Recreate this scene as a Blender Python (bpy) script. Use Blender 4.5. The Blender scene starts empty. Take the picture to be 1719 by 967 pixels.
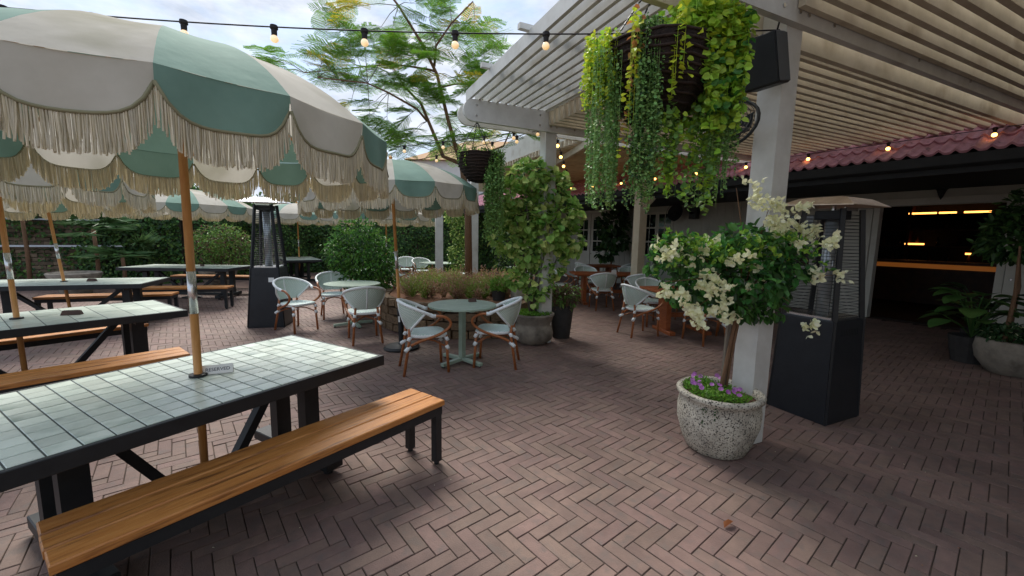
import bpy, math, random
import numpy as np
from mathutils import Matrix, Vector

# ------------------------------------------------------------------ camera, sky, sun, exposure
scene = bpy.context.scene
COL = scene.collection
R = math.radians
RNG = np.random.default_rng(7)
random.seed(7)

CAM_H = 1.583
cam_d = bpy.data.cameras.new('camera')
cam_d.sensor_width = 36.0
cam_d.lens = 36.0 * 686.54 / 1719.0
cam_d.clip_start = 0.05
cam_d.clip_end = 3000
cam = bpy.data.objects.new('camera', cam_d)
COL.objects.link(cam)
pt, rl = 0.1243, 0.01777
fw = Vector((0, math.cos(pt), -math.sin(pt))); up0 = Vector((0, math.sin(pt), math.cos(pt))); rt0 = Vector((1, 0, 0))
rt = rt0 * math.cos(rl) + up0 * math.sin(rl)
up = up0 * math.cos(rl) - rt0 * math.sin(rl)
cam.matrix_world = Matrix(((rt.x, up.x, -fw.x, 0), (rt.y, up.y, -fw.y, 0), (rt.z, up.z, -fw.z, CAM_H), (0, 0, 0, 1)))
scene.camera = cam

SUN_EL, SUN_AZ = R(52), R(-28)      # azimuth clockwise from +Y
world = bpy.data.worlds.new('World')
scene.world = world
world.use_nodes = True
wn, wl = world.node_tree.nodes, world.node_tree.links
wn.clear()
w_out = wn.new('ShaderNodeOutputWorld'); w_bg = wn.new('ShaderNodeBackground')
w_sky = wn.new('ShaderNodeTexSky'); w_sky.sky_type = 'NISHITA'; w_sky.sun_disc = False
w_sky.sun_elevation = SUN_EL; w_sky.sun_rotation = SUN_AZ
w_tc = wn.new('ShaderNodeTexCoord'); w_map = wn.new('ShaderNodeMapping')
w_map.inputs['Scale'].default_value = (1.0, 1.0, 2.6)
w_n1 = wn.new('ShaderNodeTexNoise'); w_n1.inputs['Scale'].default_value = 3.4; w_n1.inputs['Detail'].default_value = 9; w_n1.inputs['Roughness'].default_value = 0.58
w_n1.inputs['Distortion'].default_value = 0.35
w_n2 = wn.new('ShaderNodeTexNoise'); w_n2.inputs['Scale'].default_value = 7.5; w_n2.inputs['Detail'].default_value = 8; w_n2.inputs['Roughness'].default_value = 0.6
w_r1 = wn.new('ShaderNodeValToRGB'); w_r1.color_ramp.elements[0].position = 0.36; w_r1.color_ramp.elements[1].position = 0.56
w_r2 = wn.new('ShaderNodeValToRGB')
w_r2.color_ramp.elements[0].position = 0.33; w_r2.color_ramp.elements[0].color = (0.62, 0.67, 0.75, 1)
w_r2.color_ramp.elements[1].position = 0.62; w_r2.color_ramp.elements[1].color = (1.0, 1.0, 1.0, 1)
w_sc = wn.new('ShaderNodeMix'); w_sc.data_type = 'RGBA'; w_sc.blend_type = 'MULTIPLY'; w_sc.inputs[0].default_value = 1.0
w_sc.inputs['B'].default_value = (4.9, 5.1, 5.5, 1)
w_sk2 = wn.new('ShaderNodeMix'); w_sk2.data_type = 'RGBA'; w_sk2.inputs[0].default_value = 0.55
w_sk2.inputs['B'].default_value = (2.6, 3.6, 5.0, 1)
w_mx = wn.new('ShaderNodeMix'); w_mx.data_type = 'RGBA'
wl.new(w_tc.outputs['Generated'], w_map.inputs['Vector'])
wl.new(w_map.outputs[0], w_n1.inputs['Vector']); wl.new(w_map.outputs[0], w_n2.inputs['Vector'])
wl.new(w_n1.outputs['Fac'], w_r1.inputs[0]); wl.new(w_n2.outputs['Fac'], w_r2.inputs[0])
wl.new(w_r2.outputs[0], w_sc.inputs['A'])
wl.new(w_sky.outputs[0], w_sk2.inputs['A'])
wl.new(w_r1.outputs[0], w_mx.inputs[0]); wl.new(w_sk2.outputs['Result'], w_mx.inputs['A']); wl.new(w_sc.outputs['Result'], w_mx.inputs['B'])
wl.new(w_mx.outputs['Result'], w_bg.inputs['Color']); w_bg.inputs['Strength'].default_value = 0.1
wl.new(w_bg.outputs[0], w_out.inputs[0])

sun_d = bpy.data.lights.new('sun', 'SUN'); sun_d.energy = 2.3; sun_d.angle = R(28); sun_d.color = (1.0, 0.95, 0.87)
sun = bpy.data.objects.new('sun', sun_d); COL.objects.link(sun)
sd = Vector((math.sin(SUN_AZ) * math.cos(SUN_EL), math.cos(SUN_AZ) * math.cos(SUN_EL), math.sin(SUN_EL)))
sun.rotation_euler = sd.to_track_quat('Z', 'Y').to_euler()
scene.view_settings.view_transform = 'Standard'
scene.view_settings.look = 'None'
scene.view_settings.exposure = 1.1
scene.view_settings.gamma = 1
scene.view_settings.use_curve_mapping = False

# ------------------------------------------------------------------ materials
MATS = {}
def lin(r, g, b):
    f = lambda c: (c / 255 / 12.92) if c <= 10 else (((c / 255) + 0.055) / 1.055) ** 2.4
    return (f(r), f(g), f(b), 1)

def mat(name, col, rough=0.6, col2=None, nscale=8.0, var=0.0, metal=0.0, bump=0.0, bscale=40.0, transl=0.0, stretch=None,
        spec=0.4, emit=None, estr=0.0, spots=None, coat=0.0, contrast=(0.35, 0.65), hue=0.0, tcol=None, dirt=0.0):
    m = bpy.data.materials.new(name); m.use_nodes = True
    n, l = m.node_tree.nodes, m.node_tree.links
    b = n['Principled BSDF']
    b.inputs['Roughness'].default_value = rough; b.inputs['Metallic'].default_value = metal
    b.inputs['Specular IOR Level'].default_value = spec; b.inputs['Coat Weight'].default_value = coat
    tc = n.new('ShaderNodeTexCoord'); vec = tc.outputs['Object']
    if var or hue:
        oi = n.new('ShaderNodeObjectInfo'); ge = n.new('ShaderNodeNewGeometry')
        ad = n.new('ShaderNodeMath'); ad.operation = 'ADD'; l.new(oi.outputs['Random'], ad.inputs[0]); l.new(ge.outputs['Random Per Island'], ad.inputs[1])
        fr = n.new('ShaderNodeMath'); fr.operation = 'FRACT'; l.new(ad.outputs[0], fr.inputs[0])
        off = n.new('ShaderNodeVectorMath'); off.operation = 'SCALE'; cmb = n.new('ShaderNodeCombineXYZ')
        l.new(oi.outputs['Random'], cmb.inputs[0]); l.new(ge.outputs['Random Per Island'], cmb.inputs[1]); l.new(fr.outputs[0], cmb.inputs[2])
        l.new(cmb.outputs[0], off.inputs[0]); off.inputs['Scale'].default_value = 17.0
        av = n.new('ShaderNodeVectorMath'); l.new(vec, av.inputs[0]); l.new(off.outputs[0], av.inputs[1]); vec = av.outputs[0]
    mp = n.new('ShaderNodeMapping'); l.new(vec, mp.inputs['Vector'])
    if stretch: mp.inputs['Scale'].default_value = stretch
    src = None
    if col2 is not None:
        nz = n.new('ShaderNodeTexNoise'); nz.inputs['Scale'].default_value = nscale; nz.inputs['Detail'].default_value = 6; nz.inputs['Roughness'].default_value = 0.65
        l.new(mp.outputs[0], nz.inputs['Vector'])
        rp = n.new('ShaderNodeValToRGB'); rp.color_ramp.elements[0].position = contrast[0]; rp.color_ramp.elements[1].position = contrast[1]
        rp.color_ramp.elements[0].color = col; rp.color_ramp.elements[1].color = col2
        l.new(nz.outputs['Fac'], rp.inputs[0]); src = rp.outputs[0]
    if spots is not None:
        vo = n.new('ShaderNodeTexNoise'); vo.inputs['Scale'].default_value = spots[1]; vo.inputs['Detail'].default_value = 3
        l.new(mp.outputs[0], vo.inputs['Vector'])
        r2 = n.new('ShaderNodeValToRGB'); r2.color_ramp.elements[0].position = spots[2]; r2.color_ramp.elements[1].position = spots[3]
        l.new(vo.outputs['Fac'], r2.inputs[0])
        mx = n.new('ShaderNodeMix'); mx.data_type = 'RGBA'; l.new(r2.outputs[0], mx.inputs[0])
        if src is not None: l.new(src, mx.inputs['A'])
        else: mx.inputs['A'].default_value = col
        mx.inputs['B'].default_value = spots[0]; src = mx.outputs['Result']
    if var or hue:
        hs = n.new('ShaderNodeHueSaturation')
        mr = n.new('ShaderNodeMapRange'); l.new(fr.outputs[0], mr.inputs[0]); mr.inputs['To Min'].default_value = 1 - var; mr.inputs['To Max'].default_value = 1 + var
        l.new(mr.outputs[0], hs.inputs['Value'])
        if hue:
            f2 = n.new('ShaderNodeMath'); f2.operation = 'MULTIPLY'; l.new(fr.outputs[0], f2.inputs[0]); f2.inputs[1].default_value = 7.31
            f3 = n.new('ShaderNodeMath'); f3.operation = 'FRACT'; l.new(f2.outputs[0], f3.inputs[0])
            m2 = n.new('ShaderNodeMapRange'); l.new(f3.outputs[0], m2.inputs[0]); m2.inputs['To Min'].default_value = 0.5 - hue; m2.inputs['To Max'].default_value = 0.5 + hue
            l.new(m2.outputs[0], hs.inputs['Hue'])
        if src is not None: l.new(src, hs.inputs['Color'])
        else: hs.inputs['Color'].default_value = col
        src = hs.outputs[0]
    if dirt:
        gp = n.new('ShaderNodeNewGeometry'); dn = n.new('ShaderNodeTexNoise'); dn.inputs['Scale'].default_value = 1.3; dn.inputs['Detail'].default_value = 7; dn.inputs['Roughness'].default_value = 0.6
        l.new(gp.outputs['Position'], dn.inputs['Vector'])
        dr = n.new('ShaderNodeMapRange'); dr.inputs['From Min'].default_value = 0.35; dr.inputs['From Max'].default_value = 0.68; dr.inputs['To Min'].default_value = 1 - dirt; dr.inputs['To Max'].default_value = 1 + 0.4 * dirt
        l.new(dn.outputs['Fac'], dr.inputs[0]); dh = n.new('ShaderNodeHueSaturation'); l.new(dr.outputs[0], dh.inputs['Value']); l.new(src, dh.inputs['Color']); src = dh.outputs[0]
    if src is not None: l.new(src, b.inputs['Base Color'])
    else: b.inputs['Base Color'].default_value = col
    if bump:
        bz = n.new('ShaderNodeTexNoise'); bz.inputs['Scale'].default_value = bscale; bz.inputs['Detail'].default_value = 5
        l.new(mp.outputs[0], bz.inputs['Vector'])
        bp = n.new('ShaderNodeBump'); bp.inputs['Strength'].default_value = bump; bp.inputs['Distance'].default_value = 0.01
        l.new(bz.outputs['Fac'], bp.inputs['Height']); l.new(bp.outputs[0], b.inputs['Normal'])
    if emit is not None:
        b.inputs['Emission Color'].default_value = emit; b.inputs['Emission Strength'].default_value = estr
    if transl:
        tr = n.new('ShaderNodeBsdfTranslucent'); ms = n.new('ShaderNodeMixShader'); ms.inputs[0].default_value = transl
        if tcol is not None: tr.inputs[0].default_value = tcol
        elif src is not None: l.new(src, tr.inputs[0])
        else: tr.inputs[0].default_value = col
        l.new(b.outputs[0], ms.inputs[1]); l.new(tr.outputs[0], ms.inputs[2]); l.new(ms.outputs[0], n['Material Output'].inputs[0])
    MATS[name] = m
    return m

def weave(name, c1, c2, sx, sy, transl=0.0):
    """woven cane strands in two colours, on the mesh's UV"""
    m = bpy.data.materials.new(name); m.use_nodes = True
    n, l = m.node_tree.nodes, m.node_tree.links
    b = n['Principled BSDF']; b.inputs['Roughness'].default_value = 0.5
    tc = n.new('ShaderNodeTexCoord'); mp = n.new('ShaderNodeMapping'); mp.inputs['Scale'].default_value = (sx, sy, 1); l.new(tc.outputs['UV'], mp.inputs[0])
    ck = n.new('ShaderNodeTexChecker'); ck.inputs['Scale'].default_value = 1.0; ck.inputs['Color1'].default_value = c1; ck.inputs['Color2'].default_value = c2
    l.new(mp.outputs[0], ck.inputs[0]); l.new(ck.outputs['Color'], b.inputs['Base Color'])
    bp = n.new('ShaderNodeBump'); bp.inputs['Strength'].default_value = 0.5; bp.inputs['Distance'].default_value = 0.004
    l.new(ck.outputs['Fac'], bp.inputs['Height']); l.new(bp.outputs[0], b.inputs['Normal'])
    MATS[name] = m
    return m

mat('paver', lin(112, 92, 85), 0.72, lin(130, 107, 98), 6, var=0.09, hue=0.010, bump=0.35, bscale=120, spots=(lin(110, 96, 90), 14, 0.52, 0.72), dirt=0.22)
mat('joint', lin(52, 44, 40), 0.95, lin(84, 72, 62), 9, bump=0.5, bscale=200)
mat('ground', lin(120, 97, 90), 0.9, lin(104, 86, 80), 2)
mat('bench_wood', lin(176, 112, 54), 0.42, lin(196, 136, 74), 5, var=0.12, bump=0.3, bscale=30, stretch=(1.2, 14, 14), spots=(lin(104, 62, 30), 3.0, 0.53, 0.72), coat=0.12)
mat('teak', lin(140, 72, 38), 0.45, lin(168, 96, 52), 5, var=0.12, stretch=(3, 3, 10), bump=0.15)
mat('pole_wood', lin(190, 133, 74), 0.45, lin(206, 150, 88), 5, stretch=(10, 10, 1.5), var=0.05)
mat('steel', (0.6, 0.6, 0.6, 1), 0.25, metal=1.0)
mat('black_metal', lin(26, 29, 32), 0.5, lin(34, 37, 40), 12, spec=0.4)
mat('heater_black', lin(26, 29, 34), 0.45, lin(33, 36, 41), 9, spec=0.4)
mat('tile_glaze', lin(194, 204, 193), 0.27, lin(208, 218, 207), 5, var=0.15, hue=0.016, spots=(lin(136, 154, 142), 4.5, 0.56, 0.76), spec=0.5)
mat('grout', lin(76, 82, 78), 0.9)
mat('green_paint', lin(146, 164, 148), 0.45, lin(158, 176, 160), 10, var=0.05)
mat('cane_brown', lin(144, 82, 46), 0.4, lin(172, 108, 62), 18, stretch=(4, 4, 4), coat=0.15)
mat('cane_white', lin(236, 240, 240), 0.5, lin(222, 228, 228), 60)
weave('cane_weave', lin(236, 240, 238), lin(172, 208, 200), 34, 34)
weave('cane_back', lin(226, 232, 224), lin(156, 186, 172), 44, 30)
mat('canvas_white', lin(206, 201, 190), 0.85, lin(192, 187, 175), 3, bump=0.55, bscale=7, transl=0.38, spots=(lin(150, 146, 122), 2.3, 0.52, 0.78))
mat('canvas_green', lin(116, 146, 132), 0.85, lin(102, 132, 119), 3, bump=0.55, bscale=7, spots=(lin(126, 158, 146), 1.6, 0.5, 0.8), transl=0.14)
mat('fringe', lin(236, 230, 212), 0.9, lin(212, 202, 174), 6, var=0.12, transl=0.42)
mat('braid', lin(128, 124, 96), 0.9)
mat('pergola_white', lin(212, 212, 208), 0.6, lin(196, 195, 190), 4, bump=0.12, bscale=18, spots=(lin(168, 160, 146), 2.0, 0.60, 0.82), var=0.04)
mat('pergola_cream', lin(212, 203, 184), 0.65, lin(194, 184, 162), 4, bump=0.15, bscale=18, var=0.08, spots=(lin(150, 132, 104), 2.2, 0.56, 0.80))
mat('post_cream', lin(200, 188, 164), 0.6, lin(188, 176, 150), 5, bump=0.1)
mat('roof_tile', lin(192, 140, 150), 0.7, lin(164, 112, 126), 6, var=0.10, bump=0.2, spots=(lin(120, 84, 92), 9, 0.6, 0.72))
mat('dark_timber', lin(40, 42, 44), 0.7, lin(30, 32, 34), 6)
mat('wall_white', lin(186, 184, 174), 0.75, lin(176, 174, 164), 3, bump=0.08)
mat('door_white', lin(204, 200, 188), 0.55, lin(194, 190, 178), 4)
mat('glass', lin(20, 24, 26), 0.06, spec=0.6)
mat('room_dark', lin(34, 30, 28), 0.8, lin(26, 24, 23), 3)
mat('bar_wood', lin(86, 50, 28), 0.5, lin(64, 36, 20), 6)
mat('warm_glow', (1, 0.42, 0.1, 1), 0.5, emit=(1.0, 0.36, 0.07, 1), estr=2.2)
mat('dim_glow', (1, 0.42, 0.1, 1), 0.5, emit=(1.0, 0.30, 0.05, 1), estr=0.05)
mat('bulb_glow', (1, 0.6, 0.2, 1), 0.3, emit=(1.0, 0.50, 0.12, 1), estr=3.2)
mat('bulb_clear', (1, 0.92, 0.78, 1), 0.08, emit=(1.0, 0.58, 0.18, 1), estr=0.3)
mat('cable', lin(28, 22, 24), 0.7)
mat('reflector', lin(222, 204, 182), 0.32, lin(180, 160, 140), 4, metal=0.75)
mat('reflector_white', lin(226, 226, 228), 0.35, metal=0.3)
mat('heater_glass', lin(150, 156, 158), 0.12, metal=0.4)
mat('label_white', lin(222, 224, 222), 0.6)
mat('label_green', lin(40, 92, 62), 0.6)
mat('stone_pot', lin(206, 200, 184), 0.9, lin(150, 144, 132), 5, bump=0.9, bscale=45, spots=(lin(58, 54, 50), 88, 0.53, 0.62))
mat('concrete_pot', lin(150, 142, 130), 0.9, lin(118, 110, 100), 5, bump=0.3, bscale=40, spots=(lin(86, 80, 72), 4, 0.54, 0.7))
mat('roof_gap', lin(60, 52, 42), 0.8)
mat('dark_pot', lin(62, 60, 58), 0.8, lin(48, 46, 46), 10, bump=0.2)
mat('white_pot', lin(206, 204, 194), 0.7, lin(184, 182, 172), 8)
mat('soil', lin(62, 44, 34), 0.95, lin(88, 60, 44), 40, bump=0.8, bscale=80)
mat('mulch', lin(96, 64, 46), 0.95, lin(134, 92, 64), 50, bump=0.9, bscale=90)
mat('sandstone', lin(100, 82, 64), 0.9, lin(132, 108, 82), 5, var=0.3, bump=0.7, bscale=18, spots=(lin(80, 66, 52), 6, 0.55, 0.7))
mat('old_brick', lin(116, 100, 82), 0.9, lin(92, 80, 66), 5, var=0.28, bump=0.7, bscale=18)
mat('mortar', lin(84, 76, 64), 0.95, lin(66, 60, 52), 9)
mat('bark', lin(104, 78, 58), 0.9, lin(128, 98, 74), 14, stretch=(8, 8, 2), bump=0.5)
mat('bark_grey', lin(120, 112, 102), 0.9, lin(98, 90, 80), 14, stretch=(8, 8, 2), bump=0.4)
mat('wicker', lin(58, 42, 34), 0.9, lin(40, 30, 25), 40, bump=0.8, bscale=60)
mat('coir', lin(44, 32, 26), 0.95, lin(30, 22, 18), 60, bump=0.9, bscale=90)
def leafm(name, a, b2, var=0.3, hue=0.02, tr=0.3, rough=0.45, spec=0.35, scale=3.0, **k):
    mat(name, a, rough, b2, scale, var=var, hue=hue, transl=tr, spec=spec, **k)
leafm('ivy_leaf', lin(66, 102, 52), lin(92, 128, 64))
leafm('shrub_leaf', lin(72, 118, 50), lin(100, 148, 62))
leafm('aralia_leaf', lin(112, 156, 68), lin(158, 190, 100), scale=9)
leafm('aralia_pale', lin(220, 230, 150), lin(160, 190, 96), scale=9)
leafm('boug_leaf', lin(62, 112, 56), lin(84, 136, 60))
leafm('boug_young', lin(150, 186, 70), lin(120, 164, 60))
leafm('bract', lin(242, 240, 212), lin(228, 230, 182), var=0.08, hue=0.008, tr=0.35, rough=0.6)
leafm('albizia_leaf', lin(92, 140, 46), lin(124, 166, 54), tr=0.45)
leafm('albizia_yellow', lin(206, 176, 46), lin(180, 168, 52), tr=0.4, hue=0.015)
leafm('coin_leaf', lin(140, 184, 62), lin(170, 200, 70), tr=0.35, scale=5)
leafm('coin_yellow', lin(206, 210, 60), lin(180, 204, 60), tr=0.35)
leafm('pearl_bead', lin(104, 146, 78), lin(130, 166, 92), tr=0.12, var=0.25)
leafm('vine_leaf', lin(90, 128, 60), lin(122, 154, 76))
leafm('dark_leaf', lin(46, 74, 42), lin(62, 92, 52))
leafm('palm_leaf', lin(80, 116, 68), lin(112, 146, 94))
leafm('heather_leaf', lin(142, 132, 84), lin(172, 126, 116), var=0.3, hue=0.03)
leafm('heather_green', lin(118, 142, 62), lin(140, 156, 76))
leafm('red_leaf', lin(116, 74, 70), lin(88, 92, 64), var=0.3, hue=0.03)
leafm('pink_flower', lin(214, 130, 140), lin(226, 160, 160), var=0.15, hue=0.01)
leafm('purple_flower', lin(176, 96, 190), lin(200, 120, 206), var=0.15, hue=0.015)
leafm('grass_leaf', lin(86, 138, 44), lin(120, 164, 60))
leafm('dry_leaf', lin(190, 140, 84), lin(160, 104, 60))
mat('render_white', lin(214, 214, 210), 0.8, lin(202, 202, 198), 2)
mat('tan_roof', lin(186, 150, 110), 0.85, lin(166, 130, 94), 5)
mat('sign_white', lin(232, 232, 230), 0.5)
mat('sign_pink', lin(214, 110, 120), 0.6)
mat('ink', lin(40, 44, 70), 0.6)
mat('block_wood', lin(84, 62, 54), 0.6, lin(66, 48, 42), 20)
mat('rail_metal', lin(190, 198, 204), 0.4, metal=0.3)
mat('shade_sheet', lin(196, 176, 138), 0.6, lin(176, 154, 116), 2, transl=0.62)  # translucent tan for the added sheet that filters light over the far bay

# ------------------------------------------------------------------ mesh helpers
class MB:
    def __init__(s): s.v = []; s.f = []; s.uv = None; s.mi = []
    def add(s, v, f, m=0):
        o = len(s.v); s.v.extend([tuple(map(float, p)) for p in v]); s.f.extend([tuple(i + o for i in q) for q in f]); s.mi.extend([m] * len(f))
        return s
    def box(s, c, size, rz=0.0, tilt=None, m=0, bev=0.0):
        x, y, z = [d / 2 for d in size]
        if bev > 0:
            e = bev; vs = []
            for zz, ins in ((-z, e), (-z + e, 0), (z - e, 0), (z, e)):
                vs += [(-x + ins, -y + ins, zz), (x - ins, -y + ins, zz), (x - ins, y - ins, zz), (-x + ins, y - ins, zz)]
            fs = [(3, 2, 1, 0), (12, 13, 14, 15)]
            for k in range(3):
                for i in range(4): fs.append((4 * k + i, 4 * k + (i + 1) % 4, 4 * k + 4 + (i + 1) % 4, 4 * k + 4 + i))
        else:
            vs = [(-x, -y, -z), (x, -y, -z), (x, y, -z), (-x, y, -z), (-x, -y, z), (x, -y, z), (x, y, z), (-x, y, z)]
            fs = [(3, 2, 1, 0), (4, 5, 6, 7), (0, 1, 5, 4), (1, 2, 6, 5), (2, 3, 7, 6), (3, 0, 4, 7)]
        M = Matrix.Rotation(rz, 3, 'Z')
        if tilt is not None: M = tilt @ M if rz == 0 else M @ tilt
        c = Vector(c)
        return s.add([tuple(M @ Vector(p) + c) for p in vs], fs, m)
    def beam(s, p, q, w, h, m=0, upv=(0, 0, 1), bev=0.0):
        """box between p and q: w sideways, h along up"""
        p, q = Vector(p), Vector(q); d = q - p; L = d.length; d.normalize()
        u = Vector(upv); sd_ = d.cross(u)
        if sd_.length < 1e-4: sd_ = d.cross(Vector((0, 1, 0)))
        sd_.normalize(); u = sd_.cross(d)
        M = Matrix((d, -sd_, u)).transposed()
        t = MB().box((0, 0, 0), (L, w, h), bev=bev); c = (p + q) / 2
        return s.add([tuple(M @ Vector(v) + c) for v in t.v], t.f, m)
    def tube(s, pts, r, n=8, m=0, cap=True):
        P = [Vector(p) for p in pts]; k = len(P)
        rr = r if isinstance(r, (list, tuple)) else [r] * k
        vs, fs = [], []; prev = None
        for i in range(k):
            t = (P[min(i + 1, k - 1)] - P[max(i - 1, 0)])
            if t.length < 1e-9: t = Vector((0, 0, 1))
            t.normalize()
            a = prev - t * prev.dot(t) if prev is not None else t.cross(Vector((0.13, 0.31, 0.94)) if abs(t.z) < 0.9 else Vector((1, 0, 0.1)))
            a.normalize(); b = t.cross(a); prev = a
            for j in range(n):
                an = 2 * math.pi * j / n
                vs.append(P[i] + (a * math.cos(an) + b * math.sin(an)) * rr[i])
        for i in range(k - 1):
            for j in range(n): fs.append((i * n + j, i * n + (j + 1) % n, (i + 1) * n + (j + 1) % n, (i + 1) * n + j))
        if cap: fs.append(tuple(reversed(range(n)))); fs.append(tuple((k - 1) * n + j for j in range(n)))
        return s.add(vs, fs, m)
    def lathe(s, prof, n=24, c=(0, 0, 0), m=0, sx=1.0, wob=None):
        vs, fs = [], []
        for i, (r, z) in enumerate(prof):
            for j in range(n):
                a = 2 * math.pi * j / n
                rr = r * (1 + (wob(a, z) if wob else 0))
                vs.append((c[0] + rr * math.cos(a) * sx, c[1] + rr * math.sin(a), c[2] + z))
        for i in range(len(prof) - 1):
            for j in range(n): fs.append((i * n + j, i * n + (j + 1) % n, (i + 1) * n + (j + 1) % n, (i + 1) * n + j))
        return s.add(vs, fs, m)
    def disc(s, r, z, n=24, c=(0, 0), m=0):
        return s.add([(c[0] + r * math.cos(2 * math.pi * j / n), c[1] + r * math.sin(2 * math.pi * j / n), z) for j in range(n)], [tuple(range(n))], m)
    def sheet(s, pts, m=0): return s.add(pts, [tuple(range(len(pts)))], m)
    def grid(s, fn, nu, nv, m=0, uv=False):
        vs = [fn(i / nu, j / nv) for i in range(nu + 1) for j in range(nv + 1)]
        fs = [(i * (nv + 1) + j, (i + 1) * (nv + 1) + j, (i + 1) * (nv + 1) + j + 1, i * (nv + 1) + j + 1) for i in range(nu) for j in range(nv)]
        if uv:
            if s.uv is None: s.uv = {}
            o = len(s.v)
            for i in range(nu + 1):
                for j in range(nv + 1): s.uv[o + i * (nv + 1) + j] = (i / nu, j / nv)
        return s.add(vs, fs, m)
    def mesh(s, name, mats, smooth=False):
        me = bpy.data.meshes.new(name); me.from_pydata(s.v, [], s.f)
        for m in (mats if isinstance(mats, (list, tuple)) else [mats]): me.materials.append(MATS[m])
        if any(s.mi): me.polygons.foreach_set('material_index', s.mi)
        if smooth: me.polygons.foreach_set('use_smooth', [True] * len(me.polygons))
        if s.uv:
            l = me.uv_layers.new(name='UVMap')
            for lp in me.loops: l.data[lp.index].uv = s.uv.get(lp.vertex_index, (0, 0))
        me.update()
        return me
    def build(s, name, mats, parent=None, smooth=False, loc=None, **props):
        return link(name, s.mesh(name, mats, smooth), parent, loc, **props)

def link(name, me, parent=None, loc=None, rot=None, **props):
    o = bpy.data.objects.new(name, me); COL.objects.link(o)
    if parent is not None: o.parent = parent
    if loc is not None: o.location = loc
    if rot is not None: o.rotation_euler = rot
    for k, v in props.items(): o[k] = v
    return o
def thing(name, label, cat, loc=(0, 0, 0), rz=0.0, group=None):
    o = bpy.data.objects.new(name, None); COL.objects.link(o); o.location = loc; o.rotation_euler = (0, 0, rz)
    o['label'] = label; o['category'] = cat
    if group: o['group'] = group
    return o
def dup(root, loc, rz, label, group=None, tilt=None):
    r = root.copy(); COL.objects.link(r); r.location = loc; r.rotation_euler = (tilt[0] if tilt else 0, tilt[1] if tilt else 0, rz); r['label'] = label
    if group: r['group'] = group
    for ch in root.children:
        c = ch.copy(); COL.objects.link(c); c.parent = r
        for g in ch.children:
            d = g.copy(); COL.objects.link(d); d.parent = c
    return r
def npmesh(name, V, F, mats, mi=None, smooth=False):
    """fast mesh from arrays; F is (n,3) or (n,4)"""
    V = np.asarray(V, np.float32); F = np.asarray(F, np.int32); k = F.shape[1]
    me = bpy.data.meshes.new(name)
    me.vertices.add(len(V)); me.vertices.foreach_set('co', V.ravel())
    me.loops.add(F.size); me.loops.foreach_set('vertex_index', F.ravel())
    me.polygons.add(len(F)); me.polygons.foreach_set('loop_start', np.arange(0, F.size, k, dtype=np.int32))
    for m in (mats if isinstance(mats, (list, tuple)) else [mats]): me.materials.append(MATS[m])
    if mi is not None: me.polygons.foreach_set('material_index', np.asarray(mi, np.int32))
    me.polygons.foreach_set('use_smooth', np.full(len(F), smooth))
    me.update(calc_edges=True); me.validate()
    return me
def unit(a): return a / (np.linalg.norm(a, axis=-1, keepdims=True) + 1e-9)
def leaf_arrays(P, D, N, L, W, fold=0.18, droop=0.0, rnd=True):
    """leaf blades: base P, direction D, face normal N, length L, width W (arrays); 6 corners, folded on the midrib, 4 triangles"""
    P = np.asarray(P, float); n = len(P); D = unit(np.asarray(D, float)); N = np.asarray(N, float)
    S = unit(np.cross(D, N)); N = np.cross(S, D)
    L = np.broadcast_to(np.asarray(L, float).reshape(-1, 1), (n, 1)); W = np.broadcast_to(np.asarray(W, float).reshape(-1, 1), (n, 1))
    tip = P + D * L - N * L * droop
    a, b = (0.28, 0.72) if rnd else (0.3, 0.6)
    wa, wb = (0.5, 0.40) if rnd else (0.5, 0.34)
    up_ = N * W * fold
    l1 = P + D * L * a + S * W * wa + up_; l2 = P + D * L * b + S * W * wb + up_ - N * L * droop * 0.5
    r1 = P + D * L * a - S * W * wa + up_; r2 = P + D * L * b - S * W * wb + up_ - N * L * droop * 0.5
    V = np.stack([P, l1, l2, tip, r2, r1], 1).reshape(-1, 3)
    i = (np.arange(n) * 6)[:, None]
    F = np.concatenate([np.hstack([i, i + 5, i + 4, i + 3]), np.hstack([i, i + 3, i + 2, i + 1])], 0)
    return V, F, np.concatenate([np.arange(n), np.arange(n)])
def leaf_mesh(name, mats, P, D, N, L, W, mi=None, **k):
    V, F, own = leaf_arrays(P, D, N, L, W, **k)
    return npmesh(name, V, F, mats, None if mi is None else np.asarray(mi)[own])
def rand_dirs(n, z0=-1.0, z1=1.0):
    z = RNG.uniform(z0, z1, n); a = RNG.uniform(0, 2 * np.pi, n); r = np.sqrt(1 - z * z)
    return np.stack([r * np.cos(a), r * np.sin(a), z], 1)
def clump_points(blobs, n):
    """points near the surface of several ellipsoids (cx,cy,cz,rx,ry,rz), with outward directions"""
    B = np.array(blobs, float); w = (B[:, 3] * B[:, 4] + B[:, 4] * B[:, 5] + B[:, 3] * B[:, 5]); idx = RNG.choice(len(B), n, p=w / w.sum())
    d = rand_dirs(n); rad = RNG.uniform(0.35, 1.0, n) ** 0.45 * RNG.normal(1.0, 0.07, n)
    P = B[idx, :3] + d * B[idx, 3:6] * rad[:, None]
    return P, unit(d / B[idx, 3:6])

PE = R(-25.2); PS = R(64.8)                       # pergola: along the posts / towards the building
def adir(a): return Vector((math.sin(a), math.cos(a), 0))
E_, S_ = adir(PE), adir(PS)
P1 = Vector((1.889, 3.115, 0))
def perg(e, s, z=0.0): return P1 + E_ * e + S_ * s + Vector((0, 0, z))
BD = R(-33.0); D_ = adir(BD); N_ = adir(BD - R(90)); B0 = Vector((7.6, 8.85, 0))   # building wall line; N_ points to the courtyard
def bld(t, off, z=0.0): return B0 + D_ * t + N_ * off + Vector((0, 0, z))

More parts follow.
